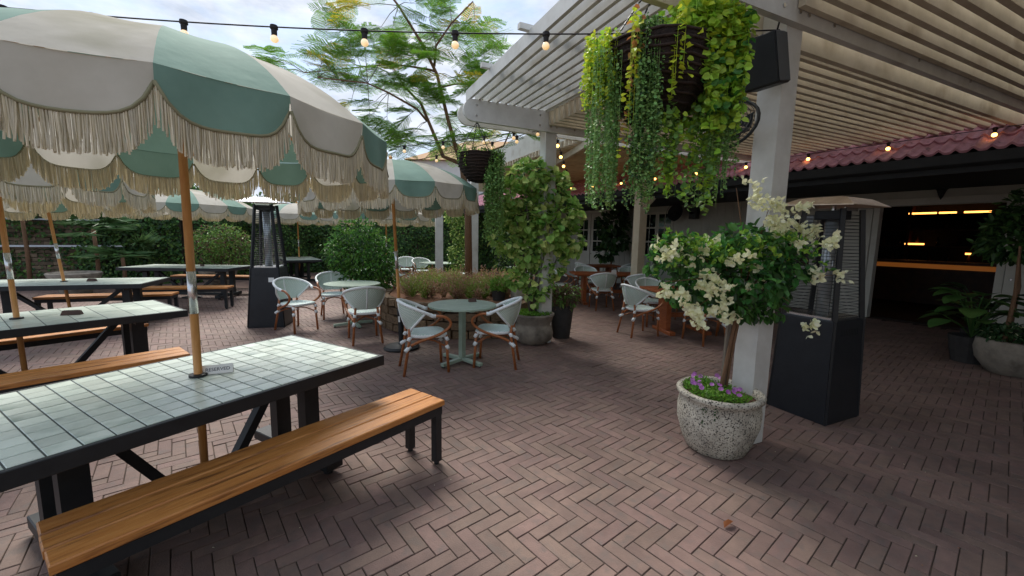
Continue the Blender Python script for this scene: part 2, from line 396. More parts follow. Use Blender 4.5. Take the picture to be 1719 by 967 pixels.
# ------------------------------------------------------------------ ground and herringbone paving
g = MB().sheet([(-400, -400, -0.012), (400, -400, -0.012), (400, 400, -0.012), (-400, 400, -0.012)]).build('ground', 'ground', kind='structure')
W_ = 0.0785; YW = 0.0966787; OX, OY = 11.7111414 * W_, -29.4457826 * W_
cy, sy_ = math.cos(YW), math.sin(YW)
def row2world(x, y):
    X, Y = x * W_ - OX, y * W_ - OY
    return cy * X + sy_ * Y, -sy_ * X + cy * Y
q2 = math.sqrt(0.5)
bricks = []
for m in range(-34, 16):
    for n in range(-150, 160):
        for kind in (0, 1):
            # brick frame: a = right-down, b = right-up in the rows' frame
            i0, j0 = n + 3 * m, n - 3 * m
            if kind == 0: ca, cb, an = i0 + 1.5, j0 + 0.5, -45
            else: ca, cb, an = i0 + 3.5, j0 - 0.5, 45
            x, y = (ca + cb) * q2, (cb - ca) * q2
            X, Y = row2world(x, y)
            if Y < 0.3 or Y > 11.5 or abs(X) > 1.42 * Y + 1.2: continue
            if (Vector((X, Y, 0)) - B0).dot(N_) < 0.15: continue
            bricks.append((X, Y, R(an) - YW))
bricks = np.array(bricks)
G_ = 0.0050                                         # joint
bl, bw, bh, be = 3 * W_ / 2 - G_ / 2, W_ / 2 - G_ / 2, 0.03, 0.0022
bv = np.array([(-bl, -bw, -bh), (bl, -bw, -bh), (bl, bw, -bh), (-bl, bw, -bh), (-bl, -bw, -be), (bl, -bw, -be), (bl, bw, -be), (-bl, bw, -be),
               (-bl + be, -bw + be, 0), (bl - be, -bw + be, 0), (bl - be, bw - be, 0), (-bl + be, bw - be, 0)])
bf = np.array([(0, 1, 5, 4), (1, 2, 6, 5), (2, 3, 7, 6), (3, 0, 4, 7), (4, 5, 9, 8), (5, 6, 10, 9), (6, 7, 11, 10), (7, 4, 8, 11), (8, 9, 10, 11)])
dist = np.hypot(bricks[:, 0], bricks[:, 1] - 0.0)
vis = (bricks[:, 1] > 1.35) & (bricks[:, 0] > -0.42 * bricks[:, 1] - 0.3 + 0.0) & (np.abs(bricks[:, 0]) < 1.2 * bricks[:, 1])
order = np.argsort(np.where(vis, dist, 99)); near = set(order[:300].tolist())
paving = MB().sheet([(-16, 0.2, -0.006), (16, 0.2, -0.006), (16, 11.6, -0.006), (-16, 11.6, -0.006)]).build('paving', 'joint', kind='structure')
pm = npmesh('paver', bv, bf, 'paver')
hz = RNG.normal(0, 0.0011, len(bricks)); tl = RNG.normal(0, 0.006, (len(bricks), 2))
for k in order[:300]:
    link('paver', pm, paving, (bricks[k, 0], bricks[k, 1], hz[k]), (tl[k, 0], tl[k, 1], bricks[k, 2] + RNG.normal(0, 0.004)))
rest = np.array([k for k in range(len(bricks)) if k not in near])
ca_, sa_ = np.cos(bricks[rest, 2] + RNG.normal(0, 0.004, len(rest))), np.sin(bricks[rest, 2])
V = np.empty((len(rest), 12, 3))
V[:, :, 0] = bv[None, :, 0] * ca_[:, None] - bv[None, :, 1] * sa_[:, None] + bricks[rest, 0][:, None]
V[:, :, 1] = bv[None, :, 0] * sa_[:, None] + bv[None, :, 1] * ca_[:, None] + bricks[rest, 1][:, None]
V[:, :, 2] = bv[None, :, 2] + hz[rest][:, None] + tl[rest, 0:1] * bv[None, :, 1] - tl[rest, 1:2] * bv[None, :, 0]
F = (bf[None] + (np.arange(len(rest)) * 12)[:, None, None]).reshape(-1, 4)
link('paver_field', npmesh('paver_field', V.reshape(-1, 3), F, 'paver'), paving, kind='stuff')

# ------------------------------------------------------------------ pergola
perg_root = thing('pergola', 'white timber pergola with slatted roof reaching from courtyard posts to the red roof', 'pergola', perg(0, 0))
def pb(name, mb, m, **k):
    o = mb.build(name, m, perg_root, **k); o.location = -perg(0, 0); return o
for e in (-6.6, -3.3, 0.0, 3.3):
    mb = MB(); c = perg(e, 0)
    mb.box((c.x, c.y, 1.6), (0.175, 0.175, 3.2), rz=-PS + R(90), bev=0.006); pb('post', mb, 'pergola_white')
c = Vector((2.80, 9.15, 0)); mb = MB().box((c.x, c.y, 1.6), (0.2, 0.2, 3.2), rz=-PS + R(90), bev=0.006); pb('post', mb, 'post_cream')
c2 = c + Vector((0.14, -0.02, 0)); mb = MB().beam((c.x + 0.08, c.y - 0.05, 2.28), (c.x + 0.42, c.y + 0.12, 2.62), 0.07, 0.07); pb('brace', mb, 'post_cream')
def eave_s(e, extra):
    """distance along S_ from the post line to the roof's eave line (+ extra beyond it)"""
    q = bld(0, 3.7 - extra); p = perg(e, 0); dn = S_.dot(N_)
    return (q - p).dot(N_) / dn
def round_end_beam(e, off, s0, s1, z0, z1, th):
    """board with a half-round nose at its courtyard end"""
    r = (z1 - z0) / 2; prof = [(s1, z0), (s1, z1)]
    for k in range(13):
        a = math.pi / 2 + math.pi * k / 12; prof.append((s0 + r + r * math.cos(a), (z0 + z1) / 2 + r * math.sin(a)))
    n = len(prof); mb = MB(); vs = []
    for d in (-th / 2, th / 2): vs += [perg(e + off + d, s, z) for s, z in prof]
    fs = [tuple(range(n)), tuple(reversed(range(n, 2 * n)))] + [(i, i + n, (i + 1) % n + n, (i + 1) % n) for i in range(n)]
    return mb.add(vs, fs)
for e in (-6.6, -3.3, 0.0, 3.3):
    for off in (-0.115, 0.115):
        pb('beam', round_end_beam(e, off, -1.32, eave_s(e, 0.7), 3.05, 3.32, 0.05), 'pergola_white' if off < 0 or e > 3 else 'pergola_cream')
for k in range(10):                                   # outer battens, along the posts
    s = -1.22 + k * 0.122
    mb = MB().beam(perg(-9.3, s, 3.39), perg(3.32, s, 3.39), 0.036, 0.13); pb('batten', mb, 'pergola_white')
for k in range(5):
    c = perg(2.5 - k * 0.95, -1.24 - 0.018, 3.47); mb = MB().beam(c - S_ * 0.08, c + S_ * 1.2, 0.05, 0.05); pb('spacer', mb, 'pergola_white')
mb = MB().beam(perg(-9.3, -0.06, 3.42), perg(3.36, -0.06, 3.42), 0.045, 0.21); pb('fascia', mb, 'pergola_white')
k = 0; e = -9.2  # slats lengthened out of view behind the camera to darken the right side
while e < 3.2:
    if min(abs(e - x - o) for x in (-6.6, -3.3, 0, 3.3) for o in (-0.115, 0.115)) > 0.055:
        mb = MB().beam(perg(e, -0.085, 3.225), perg(e, eave_s(e, 0.95), 3.225), 0.045, 0.185); pb('slat', mb, 'pergola_cream')
    e += 0.122
rsh = MB(); qs = [perg(3.5, 1.48, 3.51), perg(10.4, 1.48, 3.51), perg(10.4, 6.0, 3.51), perg(3.5, 5.4, 3.51)]
rsh.add(qs + [q + Vector((0, 0, 0.02)) for q in qs], [(0, 1, 2, 3), (7, 6, 5, 4), (0, 4, 5, 1), (1, 5, 6, 2), (2, 6, 7, 3), (3, 7, 4, 0)]); pb('shade_sheet', rsh, 'shade_sheet')  # translucent sheet added over the far bay to dim and warm the light
rsh = MB(); qs = [perg(-9.3, 0.02, 3.34), perg(-1.5, 0.02, 3.34), perg(-1.5, eave_s(-1.5, 0.5), 3.34), perg(-9.3, eave_s(-9.3, 0.5), 3.34)]
rsh.add(qs + [q + Vector((0, 0, 0.02)) for q in qs], [(0, 1, 2, 3), (7, 6, 5, 4), (0, 4, 5, 1), (1, 5, 6, 2), (2, 6, 7, 3), (3, 7, 4, 0)]); pb('shade_sheet', rsh, 'dark_timber')  # unseen solid cover added behind the camera to shade the yard's right side
for e in (0.0, 3.3):                                  # coach bolts on the beam faces
    for s in (-1.15, -0.22, -0.05, 0.05, 0.35, 1.6, 2.6):
        for z in (3.12, 3.25):
            c = perg(e - 0.1405, s, z); bo_ = MB().tube([c, c - E_ * 0.008], 0.014, 8); pb('bolt', bo_, 'steel')
# bay beyond the far post: higher fascia and slats
mb = MB().beam(perg(3.9, 1.45, 3.72), perg(10.5, 1.45, 3.72), 0.05, 0.46); pb('fascia', mb, 'pergola_white')
e = 3.62
while e < 10.4:
    s1 = eave_s(e, 1.5)
    mb = MB().beam(perg(e, 1.40, 3.43), perg(e, max(s1, 3.0), 3.43), 0.04, 0.12); pb('slat', mb, 'pergola_cream'); e += 0.15
mb = MB().beam(perg(3.42, 1.2, 3.30), perg(10.4, 3.0, 3.30), 0.05, 0.12); pb('fascia', mb, 'pergola_cream')
mb = MB().beam(perg(10.5, 1.4, 3.3), perg(10.5, 6, 3.3), 0.05, 0.6); pb('fascia', mb, 'pergola_cream')
# free-standing posts of the far pergola
for i, (x, y, lb) in enumerate(((-2.08, 11.6, 'white timber post behind the heather bed, left of the brown trunk'), (-1.07, 11.3, 'white timber post just right of the brown tree trunk'))):
    t = thing('timber_post', lb, 'post', (x, y, 0)); MB().box((0, 0, 1.55), (0.2, 0.2, 3.1), rz=0.3, bev=0.006).build('shaft', 'pergola_white', t)
    MB().box((0, 0, 0.06), (0.26, 0.26, 0.12), rz=0.3, bev=0.01).build('plinth', 'pergola_white', t)

# ------------------------------------------------------------------ building under the roof
bt = thing('restaurant_building', 'long white weatherboard building with red tiled verandah roof and dark bar entrance', 'building', bld(0, 0))
def bb(name, mb, m, parent=None, **k):
    o = mb.build(name, m, parent or bt, **k)
    o.location = -bld(0, 0) if parent is None else (0, 0, 0)
    return o
def wallbox(t0, t1, o0, o1, z0, z1, bev=0.0):
    a, b = bld((t0 + t1) / 2, (o0 + o1) / 2, (z0 + z1) / 2), None
    return MB().box(a, (abs(t1 - t0), abs(o1 - o0), abs(z1 - z0)), rz=-BD + R(90), bev=bev)
TD0, TD1, HD = -0.12, -1.92, 2.34
bb('wall', wallbox(TD0 - 0.0, 14, -0.15, 0, 0, 4.2), 'wall_white'); bb('wall', wallbox(TD1, -14, -0.15, 0, 0, 4.2), 'wall_white'); bb('wall', wallbox(TD0, TD1, -0.15, 0, HD, 4.2), 'wall_white')
for k in range(60):                                   # vertical weatherboard cover strips
    t = 0.55 + k * 0.22
    if 7.4 < t < 9.4 or 4.6 < t < 6.1: continue
    bb('batten', wallbox(t - 0.012, t + 0.012, 0.0, 0.012, 0.1, 2.6), 'wall_white')
bb('door_head', wallbox(TD0 + 0.5, TD1 - 0.9, 0.0, 0.05, HD + 0.02, HD + 0.14), 'door_white')
for t in (TD0, TD1): bb('door_jamb', wallbox(t - 0.05, t + 0.05, -0.14, 0.06, 0, HD + 0.02), 'door_white')
def door_leaf(t0, t1, off, z1=2.3, glazed=False):
    d = bb('door', wallbox(t0, t1, off - 0.02, off + 0.02, 0.02, z1), 'door_white')
    lo, hi = min(t0, t1), max(t0, t1); w = hi - lo
    if glazed:
        for i in range(2):
            for j in range(3):
                a = lo + w * (0.16 + 0.34 * i); z = z1 * (0.44 + 0.165 * j)
                o = wallbox(a + 0.02, a + w * 0.32, off + 0.015, off + 0.026, z, z + z1 * 0.145).build('pane', 'glass', d)
        wallbox(lo + w * 0.15, hi - w * 0.15, off + 0.02, off + 0.03, 0.2, z1 * 0.38, bev=0.004).build('panel', 'door_white', d)
    else:
        for j in range(4):
            z = 0.16 + j * (z1 - 0.2) / 4
            wallbox(lo + w * 0.2, hi - w * 0.2, off + 0.018, off + 0.032, z, z + (z1 - 0.2) / 4 - 0.1, bev=0.006).build('panel', 'door_white', d)
    MB().lathe([(0.0, -0.02), (0.02, -0.012), (0.02, 0.012), (0.0, 0.02)], 8, bld(lo + w * 0.9, off + 0.05, 1.0)).build('handle', 'steel', d)
    return d
door_leaf(0.42, -0.06, 0.06, glazed=False); door_leaf(-1.98, -2.75, 0.06, glazed=False)
door_leaf(7.65, 8.36, 0.05, 2.5, True); door_leaf(8.40, 9.12, 0.05, 2.5, True)
bb('door_head', wallbox(7.55, 9.22, 0, 0.06, 2.52, 2.64), 'door_white')
for t in (7.58, 9.18): bb('door_jamb', wallbox(t - 0.04, t + 0.04, 0, 0.06, 0, 2.52), 'door_white')
for t0 in (4.84, 5.42):
    w0 = bb('window', wallbox(t0 - 0.04, t0 + 0.52, 0, 0.05, 1.0, 2.46), 'door_white')
    for i in range(2):
        for j in range(3):
            wallbox(t0 + 0.02 + i * 0.235, t0 + 0.225 + i * 0.235, 0.04, 0.056, 1.08 + j * 0.45, 1.48 + j * 0.45).build('pane', 'glass', w0)
w0 = bb('window', wallbox(0.95, 1.95, 0, 0.05, 0.95, 2.3), 'door_white')
for i in range(3):
    for j in range(2): wallbox(1.02 + i * 0.3, 1.28 + i * 0.3, 0.04, 0.056, 1.02 + j * 0.62, 1.58 + j * 0.62).build('pane', 'glass', w0)
# verandah ceiling, fascia and gutter
bb('ceiling', wallbox(-14, 14, 0.0, 3.55, 2.63, 2.67), 'dark_timber')
bb('fascia', wallbox(-14, 14, 3.55, 3.60, 2.48, 2.70), 'dark_timber')
gm = MB(); pr = [(3.60, 2.70), (3.60, 2.57), (3.66, 2.55), (3.72, 2.58), (3.74, 2.70), (3.72, 2.70), (3.70, 2.60), (3.66, 2.575), (3.62, 2.59), (3.62, 2.70)]
vs = [bld(-14, o, z) for o, z in pr] + [bld(14, o, z) for o, z in pr]; n = len(pr)
gm.add(vs, [(i, (i + 1) % n, (i + 1) % n + n, i + n) for i in range(n)]); bb('gutter', gm, 'dark_timber')
SL = R(25); base_off, base_z = 3.72, 2.705
def rfp(t, d, h=0.0): return bld(t, base_off - d * math.cos(SL) + h * math.sin(SL), base_z + d * math.sin(SL) + h * math.cos(SL))
rs = MB(); a = [rfp(-14, 0.03, -0.02), rfp(14, 0.03, -0.02), rfp(14, 4.6, -0.02), rfp(-14, 4.6, -0.02)]; b_ = [rfp(-14, 0.03, -0.06), rfp(14, 0.03, -0.06), rfp(14, 4.6, -0.06), rfp(-14, 4.6, -0.06)]
rs.add(a + b_, [(0, 1, 2, 3), (7, 6, 5, 4), (0, 4, 5, 1), (1, 5, 6, 2), (2, 6, 7, 3), (3, 7, 4, 0)]); roof = bb('roof', rs, 'dark_timber')
# profiled tiles: one mesh, three courses
TWd, TLn = 0.30, 0.50
def tile_fn(u, v):
    x = (u - 0.5) * (TWd + 0.012); h = 0.045 * (0.5 + 0.5 * math.cos(2 * math.pi * 2 * u)) ** 2.2
    return (x, v * (TLn + 0.05), h + 0.03 * (1 - v))
tm = MB().grid(tile_fn, 16, 1)
nv = len(tm.v)
tm.add([tile_fn(i / 16, 0) for i in range(17)] + [(tile_fn(i / 16, 0)[0], 0.004, tile_fn(i / 16, 0)[2] - 0.03) for i in range(17)], [(i, 17 + i, 18 + i, i + 1) for i in range(16)])
tme = tm.mesh('roof_tile', 'roof_tile')
xd = -D_; yd = (-N_ * math.cos(SL) + Vector((0, 0, 1)) * math.sin(SL)); zd = xd.cross(yd); RT = Matrix((xd, yd, zd)).transposed()
cnt = 0
for row in range(3):
    for k in range(70):
        t = -6.5 + k * TWd
        
        o = link('roof_tile', tme, roof); p = rfp(t, row * TLn, 0.0)
        o.matrix_local = Matrix.Translation(p) @ RT.to_4x4(); cnt += 1
# dark bar room seen through the entrance
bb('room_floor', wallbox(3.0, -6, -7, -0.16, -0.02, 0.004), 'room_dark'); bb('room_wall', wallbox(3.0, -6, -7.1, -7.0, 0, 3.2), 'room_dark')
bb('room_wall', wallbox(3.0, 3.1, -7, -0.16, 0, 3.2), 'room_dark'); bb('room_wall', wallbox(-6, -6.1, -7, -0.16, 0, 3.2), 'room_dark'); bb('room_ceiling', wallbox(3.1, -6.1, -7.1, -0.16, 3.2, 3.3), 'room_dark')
bar = thing('bar_counter', 'long dark timber bar counter with an amber glowing front edge inside the entrance', 'bar counter', bld(-0.8, -4.0))
def kb(name, mb, m, p, o=bar): q = mb.build(name, m, o); q.location = -Vector(p); return q
bp_ = bld(-0.8, -4.0)
kb('front', wallbox(2.6, -4.2, -4.3, -3.9, 0.01, 1.08), 'bar_wood', bp_); kb('top', wallbox(2.7, -4.3, -4.5, -3.75, 1.085, 1.14), 'bar_wood', bp_); kb('light_strip', wallbox(2.6, -4.0, -3.895, -3.88, 0.95, 1.07), 'dim_glow', bp_)
for k in range(26):
    t_ = 1.5 - k * 0.14 + RNG.normal(0, .02); z_ = (1.54, 2.04, 1.04)[k % 3]; hb = RNG.uniform(.24, .33)
    bt_l = ('spirit bottle on the upper back bar shelf', 'spirit bottle on the top back bar shelf', 'spirit bottle on the lowest back bar shelf')[(0, 1, 2)[k % 3]]
    o = MB().lathe([(0, 0), (.04, 0), (.04, hb * .6), (.015, hb * .75), (.015, hb), (0, hb)], 8).build('bottle', 'glass' if k % 2 else 'bar_wood', None, smooth=True); o.location = bld(t_, -6.62, z_); o['label'] = bt_l; o['category'] = 'bottle'; o['group'] = 'bottles on the back bar'
bs = thing('back_bar', 'tall back bar shelving with rows of amber strip lights above the bottles', 'shelving', bld(-0.8, -6.6)); bsp = bld(-0.8, -6.6)
for z in (1.0, 1.5, 2.0, 2.45): kb('shelf', wallbox(2.8, -4.5, -6.9, -6.5, z, z + 0.04), 'bar_wood', bsp, bs)
for t0, t1, z in ((0.95, 0.32, 2.51), (0.27, -0.1, 2.51), (-0.25, -0.78, 2.51), (0.95, 0.5, 1.56), (-0.4, -0.55, 1.3)): kb('light_strip', wallbox(t0, t1, -6.52, -6.5, z, z + 0.05), 'warm_glow', bsp, bs)
for t in (2.8, 0.9, -1.0, -2.8, -4.5): kb('upright', wallbox(t - 0.03, t + 0.03, -6.9, -6.48, 0, 2.9), 'bar_wood', bsp, bs)

# unseen wall added behind the viewer to shade the yard's right side
rw = thing('shade_wall', 'plain white wall added behind the viewer to shade the yard', 'wall', (4.0, -3.2, 0)); MB().box((0, 0, 1.7), (9.0, 0.2, 3.4)).build('wall', 'wall_white', rw); MB().box((0, 0.13, 0.1), (9.0, 0.05, 0.2)).build('plinth', 'dark_timber', rw)

# ------------------------------------------------------------------ tiled tables
def tiled_table(loc, az, L, W, label, nx, ny, hole=True):
    t = thing('tiled_table', label, 'table', (loc[0], loc[1], 0), -az + R(90), 'tiled outdoor tables')
    H = 0.75
    f = MB()
    fw_ = 0.022
    for sgn in (-1, 1):
        f.box((0, sgn * (W / 2 - fw_ / 2), H - 0.035), (L, fw_, 0.07), bev=0.003); f.box((sgn * (L / 2 - fw_ / 2), 0, H - 0.036), (fw_, W - 2 * fw_ - 0.002, 0.068), bev=0.003)
    f.build('frame', 'black_metal', t)
    MB().box((0, 0, H - 0.0165), (L - 2 * fw_ - 0.002, W - 2 * fw_ - 0.002, 0.03)).build('tabletop', 'grout', t)
    gx, gy = (L - 2 * fw_ - 0.006) / nx, (W - 2 * fw_ - 0.006) / ny
    tile = MB().box((0, 0, 0), (gx - 0.006, gy - 0.006, 0.012), bev=0.0016).mesh('tile', 'tile_glaze')
    for i in range(nx):
        for j in range(ny):
            x, y = -L / 2 + fw_ + 0.003 + gx * (i + 0.5), -W / 2 + fw_ + 0.003 + gy * (j + 0.5)
            if hole and abs(x) < 0.03 and abs(y) < 0.03 and False: continue
            link('tile', tile, t, (x, y, H - 0.0045 + RNG.normal(0, 0.0004)), (RNG.normal(0, 0.003), RNG.normal(0, 0.002), 0))
    px = L / 2 - 0.34
    for sx in (-1, 1):
        for sy in (-1, 1): MB().box((sx * px, sy * 0.17, 0.395), (0.10, 0.085, 0.57), bev=0.004).build('leg', 'black_metal', t)
        MB().box((sx * px, 0, 0.075), (0.12, 0.86, 0.07), bev=0.006).build('foot', 'black_metal', t)
        for sy in (-1, 1):
            MB().lathe([(0.0, 0.0), (0.03, 0.0), (0.03, 0.025), (0.022, 0.04)], 10, (sx * px, sy * 0.36, 0)).build('castor', 'black_metal', t)
        MB().beam((sx * (px - 0.10), 0, H - 0.1), (sx * 0.16, 0, 0.16), 0.06, 0.05).build('brace', 'black_metal', t)
        MB().box((sx * px, 0, H - 0.09), (0.1, W * 0.7, 0.05)).build('bearer', 'black_metal', t)
    MB().box((0, 0, 0.1), (2 * px - 0.12, 0.07, 0.05)).build('stretcher', 'black_metal', t)
    return t
T1 = ((-1.80, 2.26), R(30.4)); T2 = ((-4.46, 3.77), R(35)); T3 = ((-7.08, 6.45), R(69)); T4 = ((-7.72, 9.75), R(86)); T5 = ((-7.1, 13.6), R(-35))
tiled_table(*T1, 1.80, 1.07, 'nearest pale green tiled table with black frame, bearing the RESERVED card', 18, 10)
tiled_table(*T2, 2.0, 1.08, 'second tiled table from the front left, with a dark menu block on it', 10, 5)
tiled_table(*T3, 2.3, 1.10, 'tiled table before the left brick wall, third from the front', 11, 5)
tiled_table(*T4, 2.4, 1.10, 'tiled table left of the left patio heater, in front of the ivy', 12, 5)
tiled_table(*T5, 2.0, 1.10, 'far tiled table right behind the left patio heater, below an umbrella', 10, 5)

# ------------------------------------------------------------------ timber benches
def bench(c, az, L, label, W=0.36, H=0.46):
    t = thing('bench', label, 'bench', (c[0], c[1], 0), -az + R(90), 'timber benches beside the tiled tables')
    pw = W / 3
    for j in range(3):
        MB().box((0, 0, 0), (L + RNG.normal(0, 0.003), pw - 0.006, 0.04), bev=0.005).build('plank', 'bench_wood', t, loc=(0, (j - 1) * pw, H - 0.02))
    fr = MB()
    for sy in (-1, 1): fr.box((0, sy * (W / 2 - 0.03), H - 0.07), (L - 0.03, 0.04, 0.055))
    for sx in (-1, 1): fr.box((sx * (L / 2 - 0.035), 0, H - 0.071), (0.04, W - 0.1, 0.055))
    fr.box((0, 0, H - 0.075), (0.04, W - 0.1, 0.05)); fr.build('frame', 'black_metal', t)
    for sx in (-1, 1):
        for sy in (-1, 1):
            lg = MB().box((sx * (L / 2 - 0.042), sy * (W / 2 - 0.04), 0.205), (0.05, 0.05, 0.37), bev=0.003).build('leg', 'black_metal', t)
            MB().lathe([(0, 0), (0.018, 0), (0.018, 0.022), (0, 0.022)], 8, (sx * (L / 2 - 0.042), sy * (W / 2 - 0.04), 0)).build('glide', 'black_metal', lg)
    return t
def off(c, az, along, side):   # point beside a table: along its length, to its left
    a = adir(az); n_ = Vector((-a.y, a.x, 0)); p = Vector((c[0], c[1], 0)) + a * along + n_ * side
    return (p.x, p.y)
bench((-1.135, 2.075), R(36.5), 1.82, 'nearest orange timber bench in the foreground, beside the nearest tiled table')
bench((-3.62, 3.16), R(39), 1.62, 'timber bench between the first and second tiled tables')
bench((-5.02, 4.36), R(35), 1.55, 'pale sunlit timber bench behind the second tiled table')
bench((-7.05, 7.10), R(69), 1.85, 'timber bench on the wall side of the third tiled table')
bench((-6.66, 8.28), R(76), 1.6, 'timber bench on the near side of the tiled table left of the heater')
bench((-7.6, 10.55), R(88), 2.2, 'timber bench on the ivy side of the tiled table left of the heater')
bench((-7.7, 12.6), R(-35), 1.8, 'timber bench left of the far tiled table, behind the heater')

# ------------------------------------------------------------------ fringed umbrellas
def umbrella(base, label, R0=1.06, z_rim=2.135, lean=(0.0, 0.0), rot=0.0, flip=0, cords=40, stand=False, col='pole_wood', rise=0.40, seg=12):
    t = thing('umbrella', label, 'umbrella', (base[0], base[1], 0), rot, 'green and white fringed umbrellas')
    t.rotation_euler = (lean[0], lean[1], rot)
    NP = 16
    z0 = 0.55 if stand else 0.02
    MB().tube([(0, 0, z0), (0, 0, 1.12)], 0.021, 12).build('pole', col, t, smooth=True)
    MB().tube([(0, 0, 1.12), (0, 0, 1.36)], 0.0225, 12).build('sleeve', 'steel', t, smooth=True)
    MB().tube([(0, 0, 1.36), (0, 0, z_rim + rise - 0.03)], 0.021, 12).build('pole', col, t, smooth=True)
    if stand:
        MB().lathe([(0, 0), (0.24, 0), (0.25, 0.02), (0.22, 0.045), (0.05, 0.065), (0.034, 0.08), (0.034, 0.56), (0.0, 0.56)], 28).build('base', 'black_metal', t, smooth=False)
        MB().box((0.0, -0.036, 0.42), (0.022, 0.01, 0.08)).build('label_tag', 'label_white', t)
    else:
        MB().lathe([(0, 0), (0.19, 0), (0.2, 0.018), (0.05, 0.04), (0.034, 0.06), (0.034, 0.19), (0, 0.19)], 24).build('base', 'black_metal', t)
        MB().lathe([(0.02, 0.752), (0.045, 0.752), (0.045, 0.765), (0.022, 0.768)], 14).build('collar', 'black_metal', t)
    prof = lambda u: (R0 * (1 - (1 - u) ** 1.0), 0)
    def pz(r):                       # dome section: shoulder then steeper edge
        x = r / R0
        return z_rim + rise * (1 - (0.38 * x ** 1.4 + 0.62 * x ** 2.95))
    for k in range(NP):
        a0, a1 = 2 * math.pi * k / NP, 2 * math.pi * (k + 1) / NP
        def fn(u, v, a0=a0, a1=a1):
            r = 0.035 + (R0 - 0.035) * u
            a = a0 + (a1 - a0) * v
            sag = math.sin(math.pi * v)
            rr = r * (1 - (1 - math.cos((a1 - a0) / 2)) * sag * 1.0) * (1 - 0.006 * sag * math.sin(5 * u + k))
            z = pz(r) - 0.014 * sag * u * (1 - 0.5 * u)
            return (rr * math.sin(a), rr * math.cos(a), z)
        MB().grid(fn, seg, 6).build('canopy_panel', 'canvas_white' if (k + flip) % 2 else 'canvas_green', t, smooth=True)
        # scalloped valance
        def drop(v): return 0.055 + 0.118 * (1 - abs(2 * v - 1) ** 4.4)
        def fv(u, v, a0=a0, a1=a1):
            a = a0 + (a1 - a0) * v; sag = math.sin(math.pi * v)
            rr = R0 * (1 - (1 - math.cos((a1 - a0) / 2)) * sag) + 0.012 * u * sag + 0.01 * math.sin(9 * v + k) * u
            return (rr * math.sin(a), rr * math.cos(a), z_rim - 0.0 - drop(v) * u - 0.014 * sag * 0.5)
        MB().grid(fv, 3, 14).build('valance', 'canvas_white' if (k + flip) % 2 else 'canvas_green', t, smooth=True)
        MB().tube([Vector(fv(1.0, j / 14)) + Vector((0, 0, -0.003)) for j in range(15)], 0.007, 5).build('braid', 'braid', t, smooth=True)
        # cords
        Vs, Fs = [], []
        for row in (0, 1):
            for i in range(cords):
                v = (i + 0.5 + 0.5 * row + RNG.uniform(-0.16, 0.16)) / cords
                if v > 1: continue
                p = np.array(fv(1.0, v)); p[:2] *= 1 - 0.006 * row; L = 0.126 + RNG.normal(0, 0.006)
                sway = RNG.normal(0, 0.004, 2); rad = 0.0031 * max(54 / cords, 1) * (0.85 + 0.3 * RNG.random())
                o = len(Vs)
                for f_ in (0.0, 0.5, 1.0):
                    c = p + np.array([sway[0] * f_ * f_, sway[1] * f_ * f_, -L * f_])
                    for j in range(4):
                        an = 1.571 * j + i; Vs.append((c[0] + rad * math.cos(an), c[1] + rad * math.sin(an), c[2]))
                for q in range(2):
                    for j in range(4): Fs.append((o + q * 4 + j, o + q * 4 + (j + 1) % 4, o + q * 4 + 4 + (j + 1) % 4, o + q * 4 + 4 + j))
        link('fringe', npmesh('fringe', Vs, Fs, 'fringe'), t, kind='stuff')
    for k in range(8):
        a = 2 * math.pi * (2 * k) / NP
        pts = [(0.04 * math.sin(a), 0.04 * math.cos(a), pz(0.04) - 0.03)] + [(r * math.sin(a), r * math.cos(a), pz(r) - 0.02) for r in np.linspace(0.2, R0 - 0.02, 7)]
        MB().tube(pts, 0.007, 5).build('rib', 'pole_wood', t)
        MB().tube([(0.03 * math.sin(a), 0.03 * math.cos(a), z_rim + 0.14), (R0 * 0.5 * math.sin(a), R0 * 0.5 * math.cos(a), pz(R0 * 0.5) - 0.025)], 0.006, 5).build('strut', 'pole_wood', t)
    MB().lathe([(0.03, z_rim + 0.10), (0.04, z_rim + 0.11), (0.04, z_rim + 0.17), (0.03, z_rim + 0.18)], 12).build('runner', 'pole_wood', t)
    MB().lathe([(0.05, z_rim + rise - 0.01), (0.05, z_rim + rise + 0.012), (0.02, z_rim + rise + 0.03), (0.026, z_rim + rise + 0.055), (0.0, z_rim + rise + 0.08)], 12).build('finial', 'pole_wood', t)
    return t
umbrella((-1.815, 2.285), 'nearest large green and white striped umbrella with cream fringe, over the nearest tiled table', rot=R(-10), lean=(0, R(0.6)), cords=64, flip=1)
umbrella((-1.54, 5.62), 'green and white fringed umbrella on a black disc stand by the heather bed', R0=1.15, z_rim=2.16, rot=R(-5), lean=(0, R(-2.5)), stand=True, cords=34)
umbrella((-4.55, 3.70), 'fringed umbrella rising from the second tiled table at the left edge', rot=R(4), lean=(0, R(-1)), cords=34, z_rim=2.07)
umbrella((-7.06, 6.46), 'fringed umbrella on a leaning pole over the third tiled table', rot=R(10), lean=(R(0), R(-5)), cords=28, z_rim=2.10)
umbrella((-7.70, 9.74), 'fringed umbrella over the tiled table left of the heater', rot=R(3), cords=30, R0=1.4, z_rim=2.16)
umbrella((-7.35, 14.1), 'far fringed umbrella over the tiled table behind the left heater', rot=R(7), cords=26, R0=1.45, z_rim=2.18)
umbrella((-3.75, 12.2), 'far fringed umbrella behind the round green shrub', rot=R(7), cords=26, R0=1.45, z_rim=2.16, stand=True)

